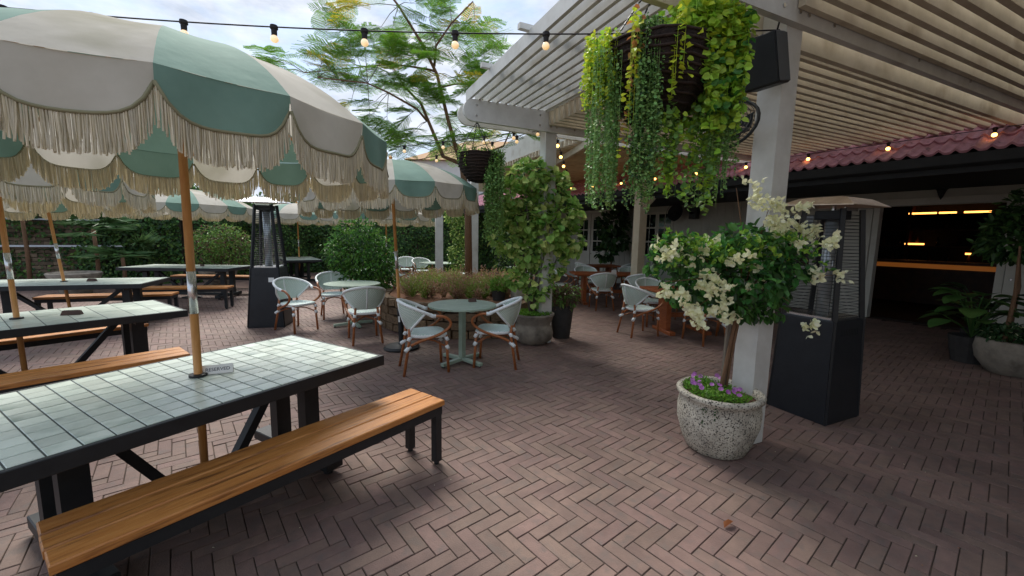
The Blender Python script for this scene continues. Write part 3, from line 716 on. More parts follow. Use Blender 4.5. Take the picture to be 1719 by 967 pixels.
# ------------------------------------------------------------------ woven bistro chairs
def make_chair(label):
    t = thing('bistro_chair', label, 'chair', (0, 0, 0), 0, 'woven rattan bistro chairs')
    # seat: rounded trapezoid, front at -Y
    def seat_pt(u, v, z, k=1.0):
        a = 2 * math.pi * u; ca, sa = math.cos(a), math.sin(a)
        ex = 0.55
        x = math.copysign(abs(ca) ** ex, ca); y = math.copysign(abs(sa) ** ex, sa)
        return ((0.215 - 0.03 * (y)) * x * v * k, 0.215 * y * v * k - 0.01, z)
    s = MB(); n = 40
    vs = [seat_pt(i / n, 1, 0.462 - 0.004) for i in range(n)]
    def cush(r, q):
        pass
    rings = [(0.0, 0.457), (0.35, 0.458), (0.7, 0.461), (0.93, 0.465), (1.0, 0.458)]
    vv, ff, uv = [], [], {}
    for r, z in rings:
        for i in range(n):
            p = seat_pt(i / n, max(r, 0.02), z); uv[len(vv)] = (p[0] * 1.6 + 0.5, p[1] * 1.6 + 0.5); vv.append(p)
    for q in range(len(rings) - 1):
        for i in range(n): ff.append((q * n + i, q * n + (i + 1) % n, q * n + n + (i + 1) % n, q * n + n + i))
    s.add(vv, ff); s.uv = uv; s.build('seat', 'cane_weave', t, smooth=True)
    e = MB(); vs = []; prf = [(1.0, 0.458), (1.025, 0.448), (1.02, 0.425), (0.95, 0.42)]
    vv, ff = [], []
    for r, z in prf:
        for i in range(n): vv.append(seat_pt(i / n, r, z))
    for q in range(len(prf) - 1):
        for i in range(n): ff.append((q * n + i, q * n + (i + 1) % n, q * n + n + (i + 1) % n, q * n + n + i))
    e.add(vv, ff).add([seat_pt(i / n, 0.95, 0.42) for i in range(n)], [tuple(range(n))]); e.build('seat_edge', 'cane_white', t, smooth=True)
    # rim
    def rim(ph):
        a = R(ph); k = abs(ph) / 112
        return Vector((0.285 * math.sin(a) * (1 + 0.02 * k), 0.06 + 0.255 * math.cos(a), 0.84 - 0.155 * (k ** 1.7)))
    def low(ph):
        a = R(ph); return Vector((0.15 * ph / 92, 0.205 + 0.015 * math.cos(a), 0.505))
    def shell(u, v):
        ph = -92 + 184 * u; p, q = rim(ph), low(ph)
        m = p.lerp(q, v); b = 0.035 * math.sin(math.pi * v); d = Vector((m.x, m.y - 0.02, 0))
        if d.length > 1e-6: d.normalize()
        return tuple(m + d * b * 0.6)
    sh = MB(); sh.grid(shell, 24, 8, uv=True); sh.build('backrest', 'cane_back', t, smooth=True)
    MB().tube([rim(-112 + 224 * i / 32) for i in range(33)], 0.019, 8).build('back_rim', 'cane_white', t, smooth=True)
    MB().tube([shell(0.5, v / 6) for v in range(7)], 0.011, 6).build('back_rib', 'cane_white', t, smooth=True)
    for sg in (-1, 1):
        MB().tube([shell(0.5 + 0.5 * sg, v / 6) for v in range(7)], 0.015, 6).build('back_rib', 'cane_white', t, smooth=True)
        p = rim(112 * sg); c = [p, p + Vector((0.012 * sg, -0.09, -0.003)), Vector((0.283 * sg, -0.19, 0.655)), Vector((0.272 * sg, -0.235, 0.60)), Vector((0.26 * sg, -0.215, 0.54)), Vector((0.243 * sg, -0.13, 0.475)), Vector((0.225 * sg, -0.02, 0.43)), Vector((0.20 * sg, 0.10, 0.39)), Vector((0.185 * sg, 0.2, 0.345))]
        pts = []
        for i in range(len(c) - 1):
            p0, p1, p2, p3 = c[max(i - 1, 0)], c[i], c[i + 1], c[min(i + 2, len(c) - 1)]
            for k in range(4):
                u = k / 4; pts.append(0.5 * ((2 * p1) + (-p0 + p2) * u + (2 * p0 - 5 * p1 + 4 * p2 - p3) * u * u + (-p0 + 3 * p1 - 3 * p2 + p3) * u ** 3))
        pts.append(c[-1])
        MB().tube(pts, 0.0165, 8).build('arm', 'cane_brown', t, smooth=True)
        MB().tube([(0.19 * sg, -0.2, 0.44), (0.205 * sg, -0.225, 0.0)], 0.0165, 8).build('leg', 'cane_brown', t, smooth=True)
        MB().tube([(0.15 * sg, 0.215, 0.53), (0.165 * sg, 0.215, 0.40), (0.205 * sg, 0.285, 0.0)], 0.0165, 8).build('leg', 'cane_brown', t, smooth=True)
        MB().tube([(0.197 * sg, -0.212, 0.30), (0.12 * sg, -0.08, 0.365), (0.06 * sg, 0.0, 0.375), (0.0, 0.04, 0.375), (-0.10 * sg, 0.13, 0.35), (-0.175 * sg, 0.232, 0.30)], 0.010, 6).build('stretcher', 'cane_brown', t, smooth=True)
        for (x, y, z, dx, dy) in ((0.1965, -0.212, 0.30, 0.0005, -0.003), (0.178, 0.237, 0.305, 0.004, 0.0075), (0.193, -0.205, 0.40, 0.0005, -0.003), (0.163, 0.216, 0.415, 0.001, 0.003)):
            MB().tube([(x * sg - dx * sg * 4, y - dy * 4, z + 0.022), (x * sg + dx * sg * 4, y + dy * 4, z - 0.022)], 0.0235, 8).build('joint_wrap', 'cane_white', t, smooth=True)
        MB().tube([rim(104 * sg), rim(112 * sg), rim(112 * sg) + Vector((0.004 * sg, -0.03, 0))], 0.0225, 8).build('joint_wrap', 'cane_white', t, smooth=True)
    return t
ch0 = make_chair('woven bistro chair right in front of the left patio heater')
chairs = [  # x, y, heading the sitter faces (deg clockwise from +Y), label
    (-3.52, 6.60, 118, 'woven bistro chair right in front of the left patio heater'),
    (-2.20, 6.02, -28, 'woven bistro chair with its back to us at the pale bare round table'),
    (-1.01, 4.74, 68, 'woven bistro chair left of the slatted round table, beside the umbrella stand'),
    (-0.20, 4.98, -84, 'woven bistro chair between the slatted round table and the stone urn'),
    (-3.40, 7.72, 150, 'woven bistro chair behind the round table, by the left heater'),
    (2.14, 6.72, 72, 'woven chair at the left end of the near teak table, in front of the flowers'),
    (2.62, 7.55, 170, 'woven chair behind the near teak table'),
    (3.02, 6.30, -12, 'woven chair at the near side of the near teak table, behind the lowest cream flowers'),
    (3.72, 6.75, -60, 'woven chair right of the near teak table, half hidden by the bougainvillea trunk'),
    (3.45, 7.75, 185, 'woven chair on the far right of the near teak table, seen through the flowers'),
    (2.02, 9.15, -6, 'woven chair with its back to us at the middle teak table, nearest its leg'),
    (2.80, 9.02, -4, 'woven chair with its back to us at the middle teak table, beside the cream post'),
    (1.22, 10.0, 86, 'woven chair at the left end of the middle teak table'),
    (1.95, 10.75, 176, 'woven chair on the far side of the middle teak table, left one'),
    (3.10, 10.7, 184, 'woven chair on the far side of the middle teak table, right one'),
    (2.25, 12.6, 60, 'woven chair on the left of the farthest teak table by the french doors'),
    (3.45, 12.9, -60, 'woven chair on the right of the farthest teak table'),
    (0.75, 11.2, 40, 'woven chair behind the tall potted aralia, left of the middle teak table'),
    (0.62, 9.4, 20, 'woven chair half hidden behind the tall potted aralia'),
    (-3.25, 11.6, 45, 'woven chair nearest the heather bed at the far round table'),
    (-3.75, 12.3, 80, 'woven chair left of the far round table, by the second umbrella pole'),
    (-2.95, 13.3, 150, 'woven chair behind the far round table, left of the white post'),
    (-3.6, 13.8, 170, 'woven chair farthest back left of the white posts'),
    (-1.45, 12.4, -95, 'woven chair right of the far round table, before the white post'),
]
for i, (x, y, hd, lb) in enumerate(chairs):
    rz = math.pi - R(hd)
    if i == 0: ch0.location = (x, y, 0); ch0.rotation_euler = (0, 0, rz)
    else: dup(ch0, (x, y, 0), rz, lb)

# ------------------------------------------------------------------ round green tables
def round_table(loc, label, r=0.42, az=R(62), H=0.74, nsl=9):
    t = thing('round_table', label, 'table', (loc[0], loc[1], 0), -az + R(90), 'round green metal tables')
    w = 2 * r / nsl
    for k in range(nsl):
        y0, y1 = -r + k * w + 0.005, -r + (k + 1) * w - 0.005
        mb = MB(); top = []
        for q in range(7):
            y = y0 + (y1 - y0) * q / 6; x = math.sqrt(max(r * r - y * y, 1e-6)); top.append((x, y))
        ring = top + [(-x, y) for x, y in reversed(top)]
        n = len(ring); mb.add([(x, y, H) for x, y in ring] + [(x, y, H - 0.02) for x, y in ring], [tuple(range(n)), tuple(reversed(range(n, 2 * n)))] + [(i, i + n, (i + 1) % n + n, (i + 1) % n) for i in range(n)])
        mb.build('slat', 'green_paint', t)
    u = MB().box((0, 0, H - 0.035), (0.05, 1.6 * r, 0.028)); u.box((0, 0, H - 0.034), (0.5 * r, 0.16, 0.026)); u.build('bearer', 'green_paint', t)
    MB().box((0, 0, H / 2), (0.062, 0.062, H - 0.09), rz=0.4, bev=0.004).build('column', 'green_paint', t)
    for k in range(4):
        a = k * math.pi / 2 + 0.4; d = Vector((math.cos(a), math.sin(a), 0))
        lg = MB().beam(d * 0.03 + Vector((0, 0, 0.045)), d * 0.33 + Vector((0, 0, 0.035)), 0.055, 0.04, bev=0.004).build('foot', 'green_paint', t)
        MB().lathe([(0, 0), (0.016, 0), (0.016, 0.018), (0, 0.018)], 8, d * 0.31).build('glide', 'black_metal', lg)
    return t
round_table((-0.615, 5.02), 'slatted round green table in front of the heather bed with a small wooden block', 0.42)
round_table((-2.76, 7.02), 'round green table with a pale bare top between the heater and the shrub', 0.46, R(75))
round_table((-3.55, 9.9), 'round table mostly hidden behind the round green shrub', 0.42, R(40))
round_table((-2.35, 12.8), 'far round table before the two white posts', 0.55, R(40))
round_table((0.35, 11.6), 'far round table behind the tall potted aralia', 0.5, R(40))

# ------------------------------------------------------------------ teak tables
def teak_table(c, az, L, W, label):
    t = thing('teak_table', label, 'table', (c[0], c[1], 0), -az + R(90), 'teak dining tables under the verandah')
    n = 6
    for j in range(n): MB().box((0, 0, 0), (L, W / n - 0.004, 0.035), bev=0.004).build('plank', 'teak', t, loc=(0, -W / 2 + W / n * (j + 0.5), 0.735))
    MB().box((0, 0, 0.70), (L - 0.2, W - 0.2, 0.03)).build('bearer', 'teak', t)
    for sx in (-1, 1):
        MB().box((sx * (L / 2 - 0.3), 0, 0.375), (0.085, 0.3, 0.62), bev=0.005).build('leg', 'teak', t)
        MB().box((sx * (L / 2 - 0.3), 0, 0.03), (0.1, 0.62, 0.06), bev=0.006).build('foot', 'teak', t)
    MB().box((0, 0, 0.3), (L - 0.7, 0.05, 0.08)).build('stretcher', 'teak', t)
    return t
teak_table((2.95, 6.98), R(82), 1.25, 0.75, 'near teak table behind the cream bougainvillea')
teak_table((2.3, 9.95), R(88), 1.7, 0.8, 'middle teak table with a white card, in front of the cream post')
teak_table((2.85, 12.9), R(80), 1.0, 0.75, 'farthest teak table in front of the french doors')

# ------------------------------------------------------------------ pyramid patio heaters
def heater(loc, rz, label, sc=1.0, top='reflector', lab='label_white', lab_side=0, bt_=0.20, ut=0.118):
    t = thing('patio_heater', label, 'heater', (loc[0], loc[1], 0), rz, 'black pyramid patio heaters'); t.scale = (sc, sc, sc)
    yv = lambda z: -(0.265 + (bt_ - 0.265) * (z - 0.03) / 0.9) - 0.0015
    def sq(h, z): return [(-h, -h, z), (h, -h, z), (h, h, z), (-h, h, z)]
    mb = MB(); lv = [(0.265, 0.0), (0.265, 0.03), (bt_, 0.93), (bt_ - 0.005, 0.945)]
    vs = sum([sq(*q) for q in lv], []); fs = [(3, 2, 1, 0), (12, 13, 14, 15)]
    for k in range(3):
        for i in range(4): fs.append((4 * k + i, 4 * k + (i + 1) % 4, 4 * k + 4 + (i + 1) % 4, 4 * k + 4 + i))
    body = mb.add(vs, fs).build('base_cabinet', 'heater_black', t)
    for i in range(4):
        a = Matrix.Rotation(i * math.pi / 2, 3, 'Z')
        v = MB()
        for k in range(11):
            x = -0.13 + k * 0.026; v.add([tuple(a @ Vector(p)) for p in [(x - 0.006, yv(.80), 0.80), (x + 0.006, yv(.80), 0.80), (x + 0.006, yv(.86), 0.86), (x - 0.006, yv(.86), 0.86)]], [(0, 1, 2, 3)])
        v.build('vent_slots', 'dark_timber', body)
        sx, sy = ((-1, -1), (1, -1), (1, 1), (-1, 1))[i]
        MB().beam((sx * 0.262, sy * 0.262, 0.01), (sx * (bt_ - 0.002), sy * (bt_ - 0.002), 0.94), 0.02, 0.02).build('corner_trim', 'heater_black', t)
        MB().beam((sx * (bt_ - 0.015), sy * (bt_ - 0.015), 0.94), (sx * ut, sy * ut, 1.93), 0.036, 0.036).build('upright', 'heater_black', t)
        gr = MB()
        for k in range(30):
            z = 0.98 + k * 0.031; h = bt_ - 0.015 - (z - 0.94) * (bt_ - 0.015 - ut)
            gr.tube([tuple(a @ Vector((-h + 0.01, -h, z))), tuple(a @ Vector((h - 0.01, -h, z)))], 0.0022, 4, cap=False)
        gr.build('grille', 'black_metal', t)
    MB().box((0, 0, 0.955), (2 * bt_ - 0.04, 2 * bt_ - 0.04, 0.018)).build('deck', 'steel', t)
    MB().tube([(0, 0, 0.96), (0, 0, 1.84)], 0.055, 18).build('glass_tube', 'heater_glass', t, smooth=True)
    MB().box((0, 0, 1.88), (0.2, 0.2, 0.08), bev=0.004).build('burner_head', 'black_metal', t)
    MB().box((0, -0.14, 1.93), (0.2, 0.012, 0.03)).build('bracket', 'steel', t)
    r = MB(); lv = [(0.12, 2.045), (0.20, 2.035), (0.30, 1.985), (0.30, 1.978), (0.20, 2.025), (0.12, 2.035)]
    vs = sum([sq(*q) for q in lv], [])
    # two opposite edges sag like a bent sheet
    vs = [(x, y, z - 0.03 * (x / 0.30) ** 2 * (1 if y < 0 else 0.2)) for x, y, z in vs]
    fs = [(0, 1, 2, 3), (23, 22, 21, 20)]
    for k in range(5):
        for i in range(4): fs.append((4 * k + (i + 1) % 4, 4 * k + i, 4 * k + 4 + i, 4 * k + 4 + (i + 1) % 4))
    r.add(vs, fs).build('reflector', top, t)
    MB().tube([(0, 0, 1.92), (0, 0, 2.03)], 0.02, 8).build('reflector_stem', 'steel', t)
    a = Matrix.Rotation(lab_side * math.pi / 2, 3, 'Z'); w = 0.045
    MB().add([tuple(a @ Vector(p)) for p in [(0.05, yv(.72), 0.72), (0.13, yv(.72), 0.72), (0.13, yv(.79), 0.79), (0.05, yv(.79), 0.79)]], [(0, 1, 2, 3)]).build('label_plate', lab, body)
    return t
heater((-4.16, 6.98), R(12), 'black pyramid patio heater on the left, before the ivy, with a white top', 1.06, 'reflector_white')
heater((2.86, 3.72), -PS + R(90), 'black pyramid patio heater on the right behind the white post, with a bronze top', 0.97, 'reflector', 'label_green', 1, bt_=0.235, ut=0.155)

# ------------------------------------------------------------------ foliage helpers
def strands(starts, lengths, spacing, mode, sway=0.02):
    """hanging stems: returns leaf base points and directions along each stem"""
    P, D, L_ = [], [], []
    for (s, ln) in zip(starts, lengths):
        n = int(ln / spacing); ph = RNG.uniform(0, 6.28, 2); out = RNG.normal(0, sway, 2)
        for k in range(n):
            f = k / max(n - 1, 1); z = s[2] - ln * f
            x = s[0] + out[0] * f + 0.012 * math.sin(5 * f * ln + ph[0]); y = s[1] + out[1] * f + 0.012 * math.sin(6 * f * ln + ph[1])
            P.append((x, y, z)); a = RNG.uniform(0, 6.28)
            D.append((math.cos(a), math.sin(a), -0.35 + 0.3 * RNG.normal()))
    return np.array(P), np.array(D)
def foliage(name, mats, blobs, n, size, aspect, parent, mi=None, droop=0.15, up_bias=0.5, loc=(0, 0, 0), jitter=0.6, **k):
    P, O = clump_points(blobs, n)
    D = unit(O * 0.7 + rand_dirs(n) * jitter + np.array([0, 0, -0.25])); N = unit(O * 0.5 + np.array([0, 0, up_bias]) + rand_dirs(n) * 0.45)
    L = size * RNG.uniform(0.6, 1.25, n)
    m = None if mi is None else (RNG.random(n) < mi).astype(int)
    me = leaf_mesh(name, mats, P, D, N, L, L * aspect, m, droop=droop, **k)
    return link(name, me, parent, kind='stuff')

# ------------------------------------------------------------------ pots with planting
def pot(name, label, loc, prof, m, cat='pot', n=32, sx=1.0, soil_z=None, soil_r=None, wob=None, group=None):
    t = thing(name, label, cat, loc, 0, group)
    MB().lathe(prof, n, sx=sx, wob=wob).disc(prof[0][0], prof[0][1] + 0.001, n).build('vessel', m, t, smooth=True)
    if soil_r: MB().disc(soil_r, soil_z, n).build('soil', 'soil', t)
    return t
# speckled pot with standard bougainvillea
PB = (1.59, 2.99, 0)
pt_ = pot('stone_pot', 'speckled grey stone pot with purple daisies at the foot of the white post', PB,
    [(0.19, 0.0), (0.21, 0.012), (0.25, 0.10), (0.285, 0.22), (0.29, 0.33), (0.28, 0.39), (0.284, 0.41), (0.302, 0.43), (0.305, 0.455), (0.29, 0.468), (0.262, 0.46), (0.255, 0.42), (0.25, 0.35)], 'stone_pot', soil_z=0.41, soil_r=0.252, wob=lambda a, z: 0.006 * math.sin(3 * a + 5 * z) + 0.005 * math.sin(7 * a))
dz = thing('daisy_planting', 'low green planting with purple daisies spilling over the speckled stone pot', 'plant', (PB[0], PB[1], 0.41))
n = 2600; a = RNG.uniform(0, 6.28, n); r = 0.25 * np.sqrt(RNG.random(n)); keep = ~((np.cos(a - 0.3) > 0.3) & (r > 0.10)); a, r = a[keep], r[keep]; n = len(a)
P = np.stack([r * np.cos(a), r * np.sin(a), 0.02 + 0.06 * RNG.random(n)], 1)
link('foliage', leaf_mesh('foliage', 'grass_leaf', P, rand_dirs(n, 0.0, 1), rand_dirs(n, 0.3, 1), RNG.uniform(0.018, 0.035, n), 0.009), dz, kind='stuff')
ps = strands([(-0.20 + 0.03 * i, -0.235 + 0.02 * abs(i - 2), 0.055) for i in range(6)], [0.14, 0.2, 0.16, 0.1, 0.08, 0.05], 0.008, 0)
link('trailing_stem', leaf_mesh('trailing_stem', 'dark_leaf', ps[0], ps[1], rand_dirs(len(ps[0])), 0.02, 0.01), dz, kind='stuff')
dm = MB()
for k in range(12):
    b = 2 * math.pi * k / 12; dm.add([(0, 0, 0), (0.016 * math.cos(b - 0.2), 0.016 * math.sin(b - 0.2), 0.004), (0.019 * math.cos(b), 0.019 * math.sin(b), 0.005), (0.016 * math.cos(b + 0.2), 0.016 * math.sin(b + 0.2), 0.004)], [(0, 1, 2, 3)])
dme = dm.mesh('daisy', 'purple_flower')
for k in range(22):
    a = RNG.uniform(1.0, 5.9); r = 0.25 * math.sqrt(RNG.random()); link('daisy', dme, dz, (r * math.cos(a), r * math.sin(a), 0.085 + 0.03 * RNG.random()), (RNG.normal(0.5, 0.3), RNG.normal(-0.2, 0.3), 0))

bg = thing('bougainvillea', 'bougainvillea standard with cream papery flowers growing from the speckled stone pot', 'plant', (PB[0], PB[1], 0.40))
def bx(px, py, dy=0.0):            # crown layout in metres relative to the pot
    return np.array([(px - 1075) / 240 + 0.90 - PB[0], -0.08 + dy, 1.55 - (py - 410) / 235 - 0.40])
tr = MB().tube([(0.0, 0, 0), (0.03, 0.0, 0.22), (0.06, 0.01, 0.45), (0.08, 0.0, 0.62), (0.07, -0.03, 0.85)], [0.017, 0.015, 0.014, 0.013, 0.011], 8)
tr.tube([(0.05, 0.015, 0), (0.075, 0.02, 0.3), (0.10, 0.0, 0.6), (0.12, -0.02, 0.82)], [0.012, 0.011, 0.01, 0.008], 7); tr.build('trunk', 'bark', bg, smooth=True)
MB().beam((0.035, 0.03, -0.0), (0.05, 0.03, 0.78), 0.028, 0.028).build('stake', 'bark_grey', bg)
blobs = [(1165, 435, .17, .18, .10), (1215, 420, .18, .2, .10), (1250, 460, .26, .26, .20), (1305, 475, .18, .22, .18), (1225, 500, .16, .2, .11), (1120, 410, .12, .14, .06), (1290, 425, .13, .18, .13), (1170, 485, .16, .2, .11), (1245, 392, .12, .2, .07), (1320, 445, .11, .15, .12), (1200, 465, .2, .2, .14), (1318, 520, .08, .1, .07), (1100, 440, .08, .1, .06), (1270, 520, .12, .15, .08)]
BL = [tuple(bx(x, y, RNG.uniform(-.1, .12))) + (rx, ry, rz) for x, y, rx, ry, rz in blobs]
foliage('foliage', ['boug_leaf', 'dark_leaf'], BL, 2500, 0.06, 0.68, bg, mi=0.3, droop=0.2)
P, D = [], []
for k in range(110):
    x = RNG.uniform(1075, 1330); c0 = bx(x + 25, 415 + RNG.uniform(-15, 25), RNG.uniform(-.25, .05)); d = unit(np.array([RNG.normal(-.5, .5), RNG.normal(-.2, .4), RNG.normal(.35, .35)])); L = RNG.uniform(.06, .2)
    for q in range(9):
        f = (q + 1) / 9; P.append(c0 + d * L * f + np.array([0, 0, -.25 * L * f * f])); D.append(unit(d * .6 + rand_dirs(1)[0] * .8))
n = len(P); link('young_leaves', leaf_mesh('young_leaves', ['boug_young', 'boug_leaf'], np.array(P), np.array(D), rand_dirs(n, 0.1, 1), RNG.uniform(0.028, 0.05, n), 0.023, (RNG.random(n) < .35).astype(int)), bg, kind='stuff')
fl = [(1213, 318, 2), (1225, 322, 2), (1238, 328, 4), (1258, 335, 8), (1252, 345, 10), (1272, 345, 10), (1300, 350, 8), (1270, 370, 14), (1288, 378, 12), (1300, 385, 9), (1312, 352, 6), (1330, 345, 4), (1340, 380, 10), (1355, 388, 12), (1375, 383, 8), (1365, 392, 8), (1345, 402, 10), (1320, 395, 8), (1310, 405, 5), (1335, 450, 7), (1350, 458, 6), (1320, 528, 10), (1378, 452, 4), (1385, 458, 3), (1255, 440, 5), (1265, 470, 3),
      (1085, 412, 6), (1100, 418, 10), (1118, 422, 8), (1095, 428, 5), (1135, 425, 5), (1105, 480, 8), (1112, 488, 3), (1147, 438, 4), (1165, 420, 7), (1182, 402, 7), (1200, 430, 5), (1215, 425, 5), (1160, 470, 9), (1172, 455, 12), (1180, 465, 14), (1170, 480, 10), (1128, 485, 9), (1150, 515, 14), (1165, 520, 16), (1180, 510, 12), (1195, 500, 9), (1145, 500, 9), (1200, 520, 8), (1155, 530, 8), (1235, 475, 4), (1225, 520, 3), (1190, 470, 6)]
P, D, N = [], [], []
for x, y, k in fl:
    c = bx(x, y, RNG.uniform(-0.32, -0.12) if y > 400 or x < 1250 else RNG.uniform(-0.2, 0.05))
    for q in range(int(k * 1.25) + 1):
        b = c + RNG.normal(0, 0.022, 3); ax = unit(rand_dirs(1)[0] + np.array([0, -0.5, -0.1]))
        t1 = unit(np.cross(ax, rand_dirs(1)[0])); t2 = np.cross(ax, t1)
        for w in range(3):
            an = 2.094 * w; d = t1 * math.cos(an) + t2 * math.sin(an)
            P.append(b); D.append(unit(ax * 0.75 + d * 0.8)); N.append(unit(d - ax * 0.4))
n = len(P); link('flowers', leaf_mesh('flowers', 'bract', P, D, N, RNG.uniform(0.026, 0.038, n), RNG.uniform(0.022, 0.03, n), droop=-0.15, fold=0.1), bg, kind='stuff')
st = MB()
for x, y in ((1090, 400), (1150, 400), (1270, 350), (1345, 385), (1320, 500), (1385, 455), (1215, 320), (1165, 510), (1110, 470), (1340, 450)):
    e1 = bx(x, y, -0.12); s0 = np.array([0.09, -0.02, 0.75]); md = (e1 + s0) / 2 + np.array([0, -0.03, 0.10]); st.tube([s0, md, e1], [0.006, 0.004, 0.002], 5)
st.build('branches', 'bark', bg, smooth=True)

# carved urn with tall aralia
UR = (0.33, 6.08, 0)
pot('stone_urn', 'pale concrete urn with a flared rim at the corner of the heather bed', UR, [(0.20, 0), (0.22, 0.01), (0.285, 0.07), (0.305, 0.15), (0.285, 0.24), (0.255, 0.285), (0.26, 0.31), (0.285, 0.36), (0.30, 0.41), (0.315, 0.43), (0.315, 0.455), (0.285, 0.455), (0.265, 0.42)], 'concrete_pot', soil_z=0.425, soil_r=0.27)
ar = thing('aralia_tree', 'tall variegated aralia with round pale edged leaves in the concrete urn', 'plant', (UR[0], UR[1], 0.42))
sm = MB()
tips = []
for k, (x, y, z) in enumerate(((-0.40, 0.0, 1.9), (-0.2, -0.1, 2.2), (0.1, 0.1, 2.1), (0.35, 0.0, 1.7), (0.55, -0.1, 1.35), (-0.1, 0.1, 1.5), (0.2, -0.15, 1.3), (-0.45, 0.1, 1.2), (0.05, 0.0, 0.75))):
    sm.tube([(RNG.normal(0, .05), RNG.normal(0, .05), 0), (x * 0.25, y * 0.3, z * 0.3), (x * 0.6, y * 0.6, z * 0.65), (x, y, z)], [0.016, 0.014, 0.011, 0.006], 6); tips.append((x, y, z))
sm.build('stems', 'bark_grey', ar, smooth=True)
AB = [(-0.40, 0, 1.75, .28, .28, .22), (-0.12, -.05, 2.05, .30, .3, .20), (0.18, 0.05, 1.9, .30, .3, .22), (0.38, 0, 1.5, .28, .28, .24), (0.5, -.05, 1.1, .2, .22, .2), (-0.15, 0, 1.45, .36, .3, .25), (-0.42, .05, 1.15, .22, .22, .22), (0.18, -.1, 1.2, .28, .28, .25), (-0.1, 0, 0.95, .25, .25, .2), (0.05, 0, 0.45, .2, .2, .28), (-0.25, 0, 0.55, .14, .14, .14), (0.3, 0, 0.75, .14, .14, .16)]
foliage('foliage', ['aralia_leaf', 'aralia_pale'], AB, 1900, 0.104, 1.0, ar, mi=0.3, droop=0.12, up_bias=0.7)
foliage('foliage', ['shrub_leaf', 'dark_leaf'], AB, 420, 0.08, 0.95, ar, mi=0.3)
uf = thing('urn_groundcover', 'bright green ground cover filling the rim of the concrete urn', 'plant', (UR[0], UR[1], 0.42))
n = 900; a = RNG.uniform(0, 6.28, n); r = 0.26 * np.sqrt(RNG.random(n)); link('foliage', leaf_mesh('foliage', 'grass_leaf', np.stack([r * np.cos(a), r * np.sin(a), 0.01 + 0.04 * RNG.random(n)], 1), rand_dirs(n, 0.1, 1), rand_dirs(n, 0.2, 1), 0.04, 0.016), uf, kind='stuff')
pot('tall_pot', 'tall charcoal pot beside the concrete urn', (0.80, 6.42, 0), [(0.13, 0), (0.135, 0.01), (0.165, 0.3), (0.185, 0.52), (0.18, 0.53), (0.165, 0.5)], 'dark_pot', soil_z=0.49, soil_r=0.166)
rp = thing('croton_plant', 'dusky reddish leafy plant in the tall charcoal pot', 'plant', (0.80, 6.42, 0.49))
foliage('foliage', ['red_leaf', 'vine_leaf'], [(0, 0, .14, .24, .24, .16), (.1, 0, .22, .18, .18, .12), (-.12, 0, .2, .14, .16, .12)], 700, 0.09, 0.34, rp, mi=0.4); MB().tube([(0, 0, 0), (0, 0, .2)], 0.012, 6).build('stem', 'bark', rp)

# right-hand verandah pots
pot('carved_pot', 'weathered round stone pot at the right edge of the photo', (6.22, 4.95, 0), [(0.18, 0), (0.21, 0.02), (0.31, 0.17), (0.335, 0.30), (0.32, 0.41), (0.30, 0.43), (0.29, 0.39)], 'concrete_pot', soil_z=0.38, soil_r=0.292)
im = thing('white_flower_plant', 'dark leafy plant with small pink and white blooms in the round stone pot', 'plant', (6.22, 4.95, 0.38))
foliage('foliage', ['dark_leaf', 'bract', 'pink_flower'], [(0, 0, .1, .3, .3, .13)], 900, 0.06, 0.5, im, mi=0.06); MB().tube([(0, 0, 0), (0, 0, .12)], 0.01, 6).build('stem', 'bark', im)
MB().tube([(0, 0.1, 0), (0.1, .15, .6), (0.12, .2, 1.2)], [.025, .02, .012], 7).build('stem', 'bark', im)
def big_plant(name, label, loc, n, L, W, h, spread, m='dark_leaf'):
    t = thing(name, label, 'plant', loc)
    MB().lathe([(0.16, 0), (0.2, 0.2), (0.22, 0.36), (0.2, 0.35)], 18).build('vessel', 'dark_pot', t)
    for k in range(n):
        a = 2.4 * k + RNG.normal(0, .2); f = (k + 1) / n; z = 0.36 + h * RNG.uniform(0.15, 1.0); r = spread * RNG.uniform(0.35, 1.0)
        tip = Vector((r * math.cos(a), r * math.sin(a), z)); d = Vector((math.cos(a), math.sin(a), RNG.uniform(-0.3, 0.5)))
        d.normalize(); s = d.cross(Vector((0, 0, 1))); s.normalize(); nn = s.cross(d)
        def fn(u, v): w = W * math.sin(math.pi * min(max(u, 0.03), 0.985)) ** 0.7; return tuple(tip + d * (L * u) + s * ((v - 0.5) * w) + nn * (abs(v - 0.5) * 0.25 * w - 0.2 * L * u * u))
        lf = MB().grid(fn, 6, 2).build('leaf', m, t, smooth=True)
        MB().tube([(0, 0, 0.34), (tip.x * 0.4, tip.y * 0.4, 0.34 + (z - 0.34) * 0.6), tip], 0.006, 5).build('stalk', m, lf)
    return t
big_plant('calathea', 'broad striped leaf plant in the shade right of the dark entrance', (6.25, 5.45, 0), 26, 0.27, 0.25, 0.6, 0.3, 'ivy_leaf')
big_plant('peace_lily', 'dark broad leaved plant against the white door at the right edge', (6.85, 5.85, 0), 18, 0.30, 0.19, 0.6, 0.34, 'dark_leaf')
t = thing('weeping_fig', 'dark bushy potted tree at the right edge in front of the white door', 'plant', (7.25, 5.85, 0))
MB().lathe([(0.18, 0), (0.23, 0.3), (0.24, 0.42), (0.21, 0.41)], 18).build('vessel', 'dark_pot', t); MB().tube([(0, 0, .38), (0.03, 0, 1.0), (-0.1, 0, 1.8)], [.03, .025, .012], 8).build('trunk', 'bark', t, smooth=True)
foliage('foliage', ['dark_leaf', 'ivy_leaf'], [(-.1, -.1, 1.75, .45, .4, .4), (-.3, -.1, 1.6, .35, .35, .25), (0.2, 0, 2.1, .4, .4, .35)], 1500, 0.11, 0.5, t, mi=0.5)
t = thing('fiddle_leaf_fig', 'dark fiddle leaf fig in a pot beside the french doors', 'plant', (3.35, 13.95, 0))
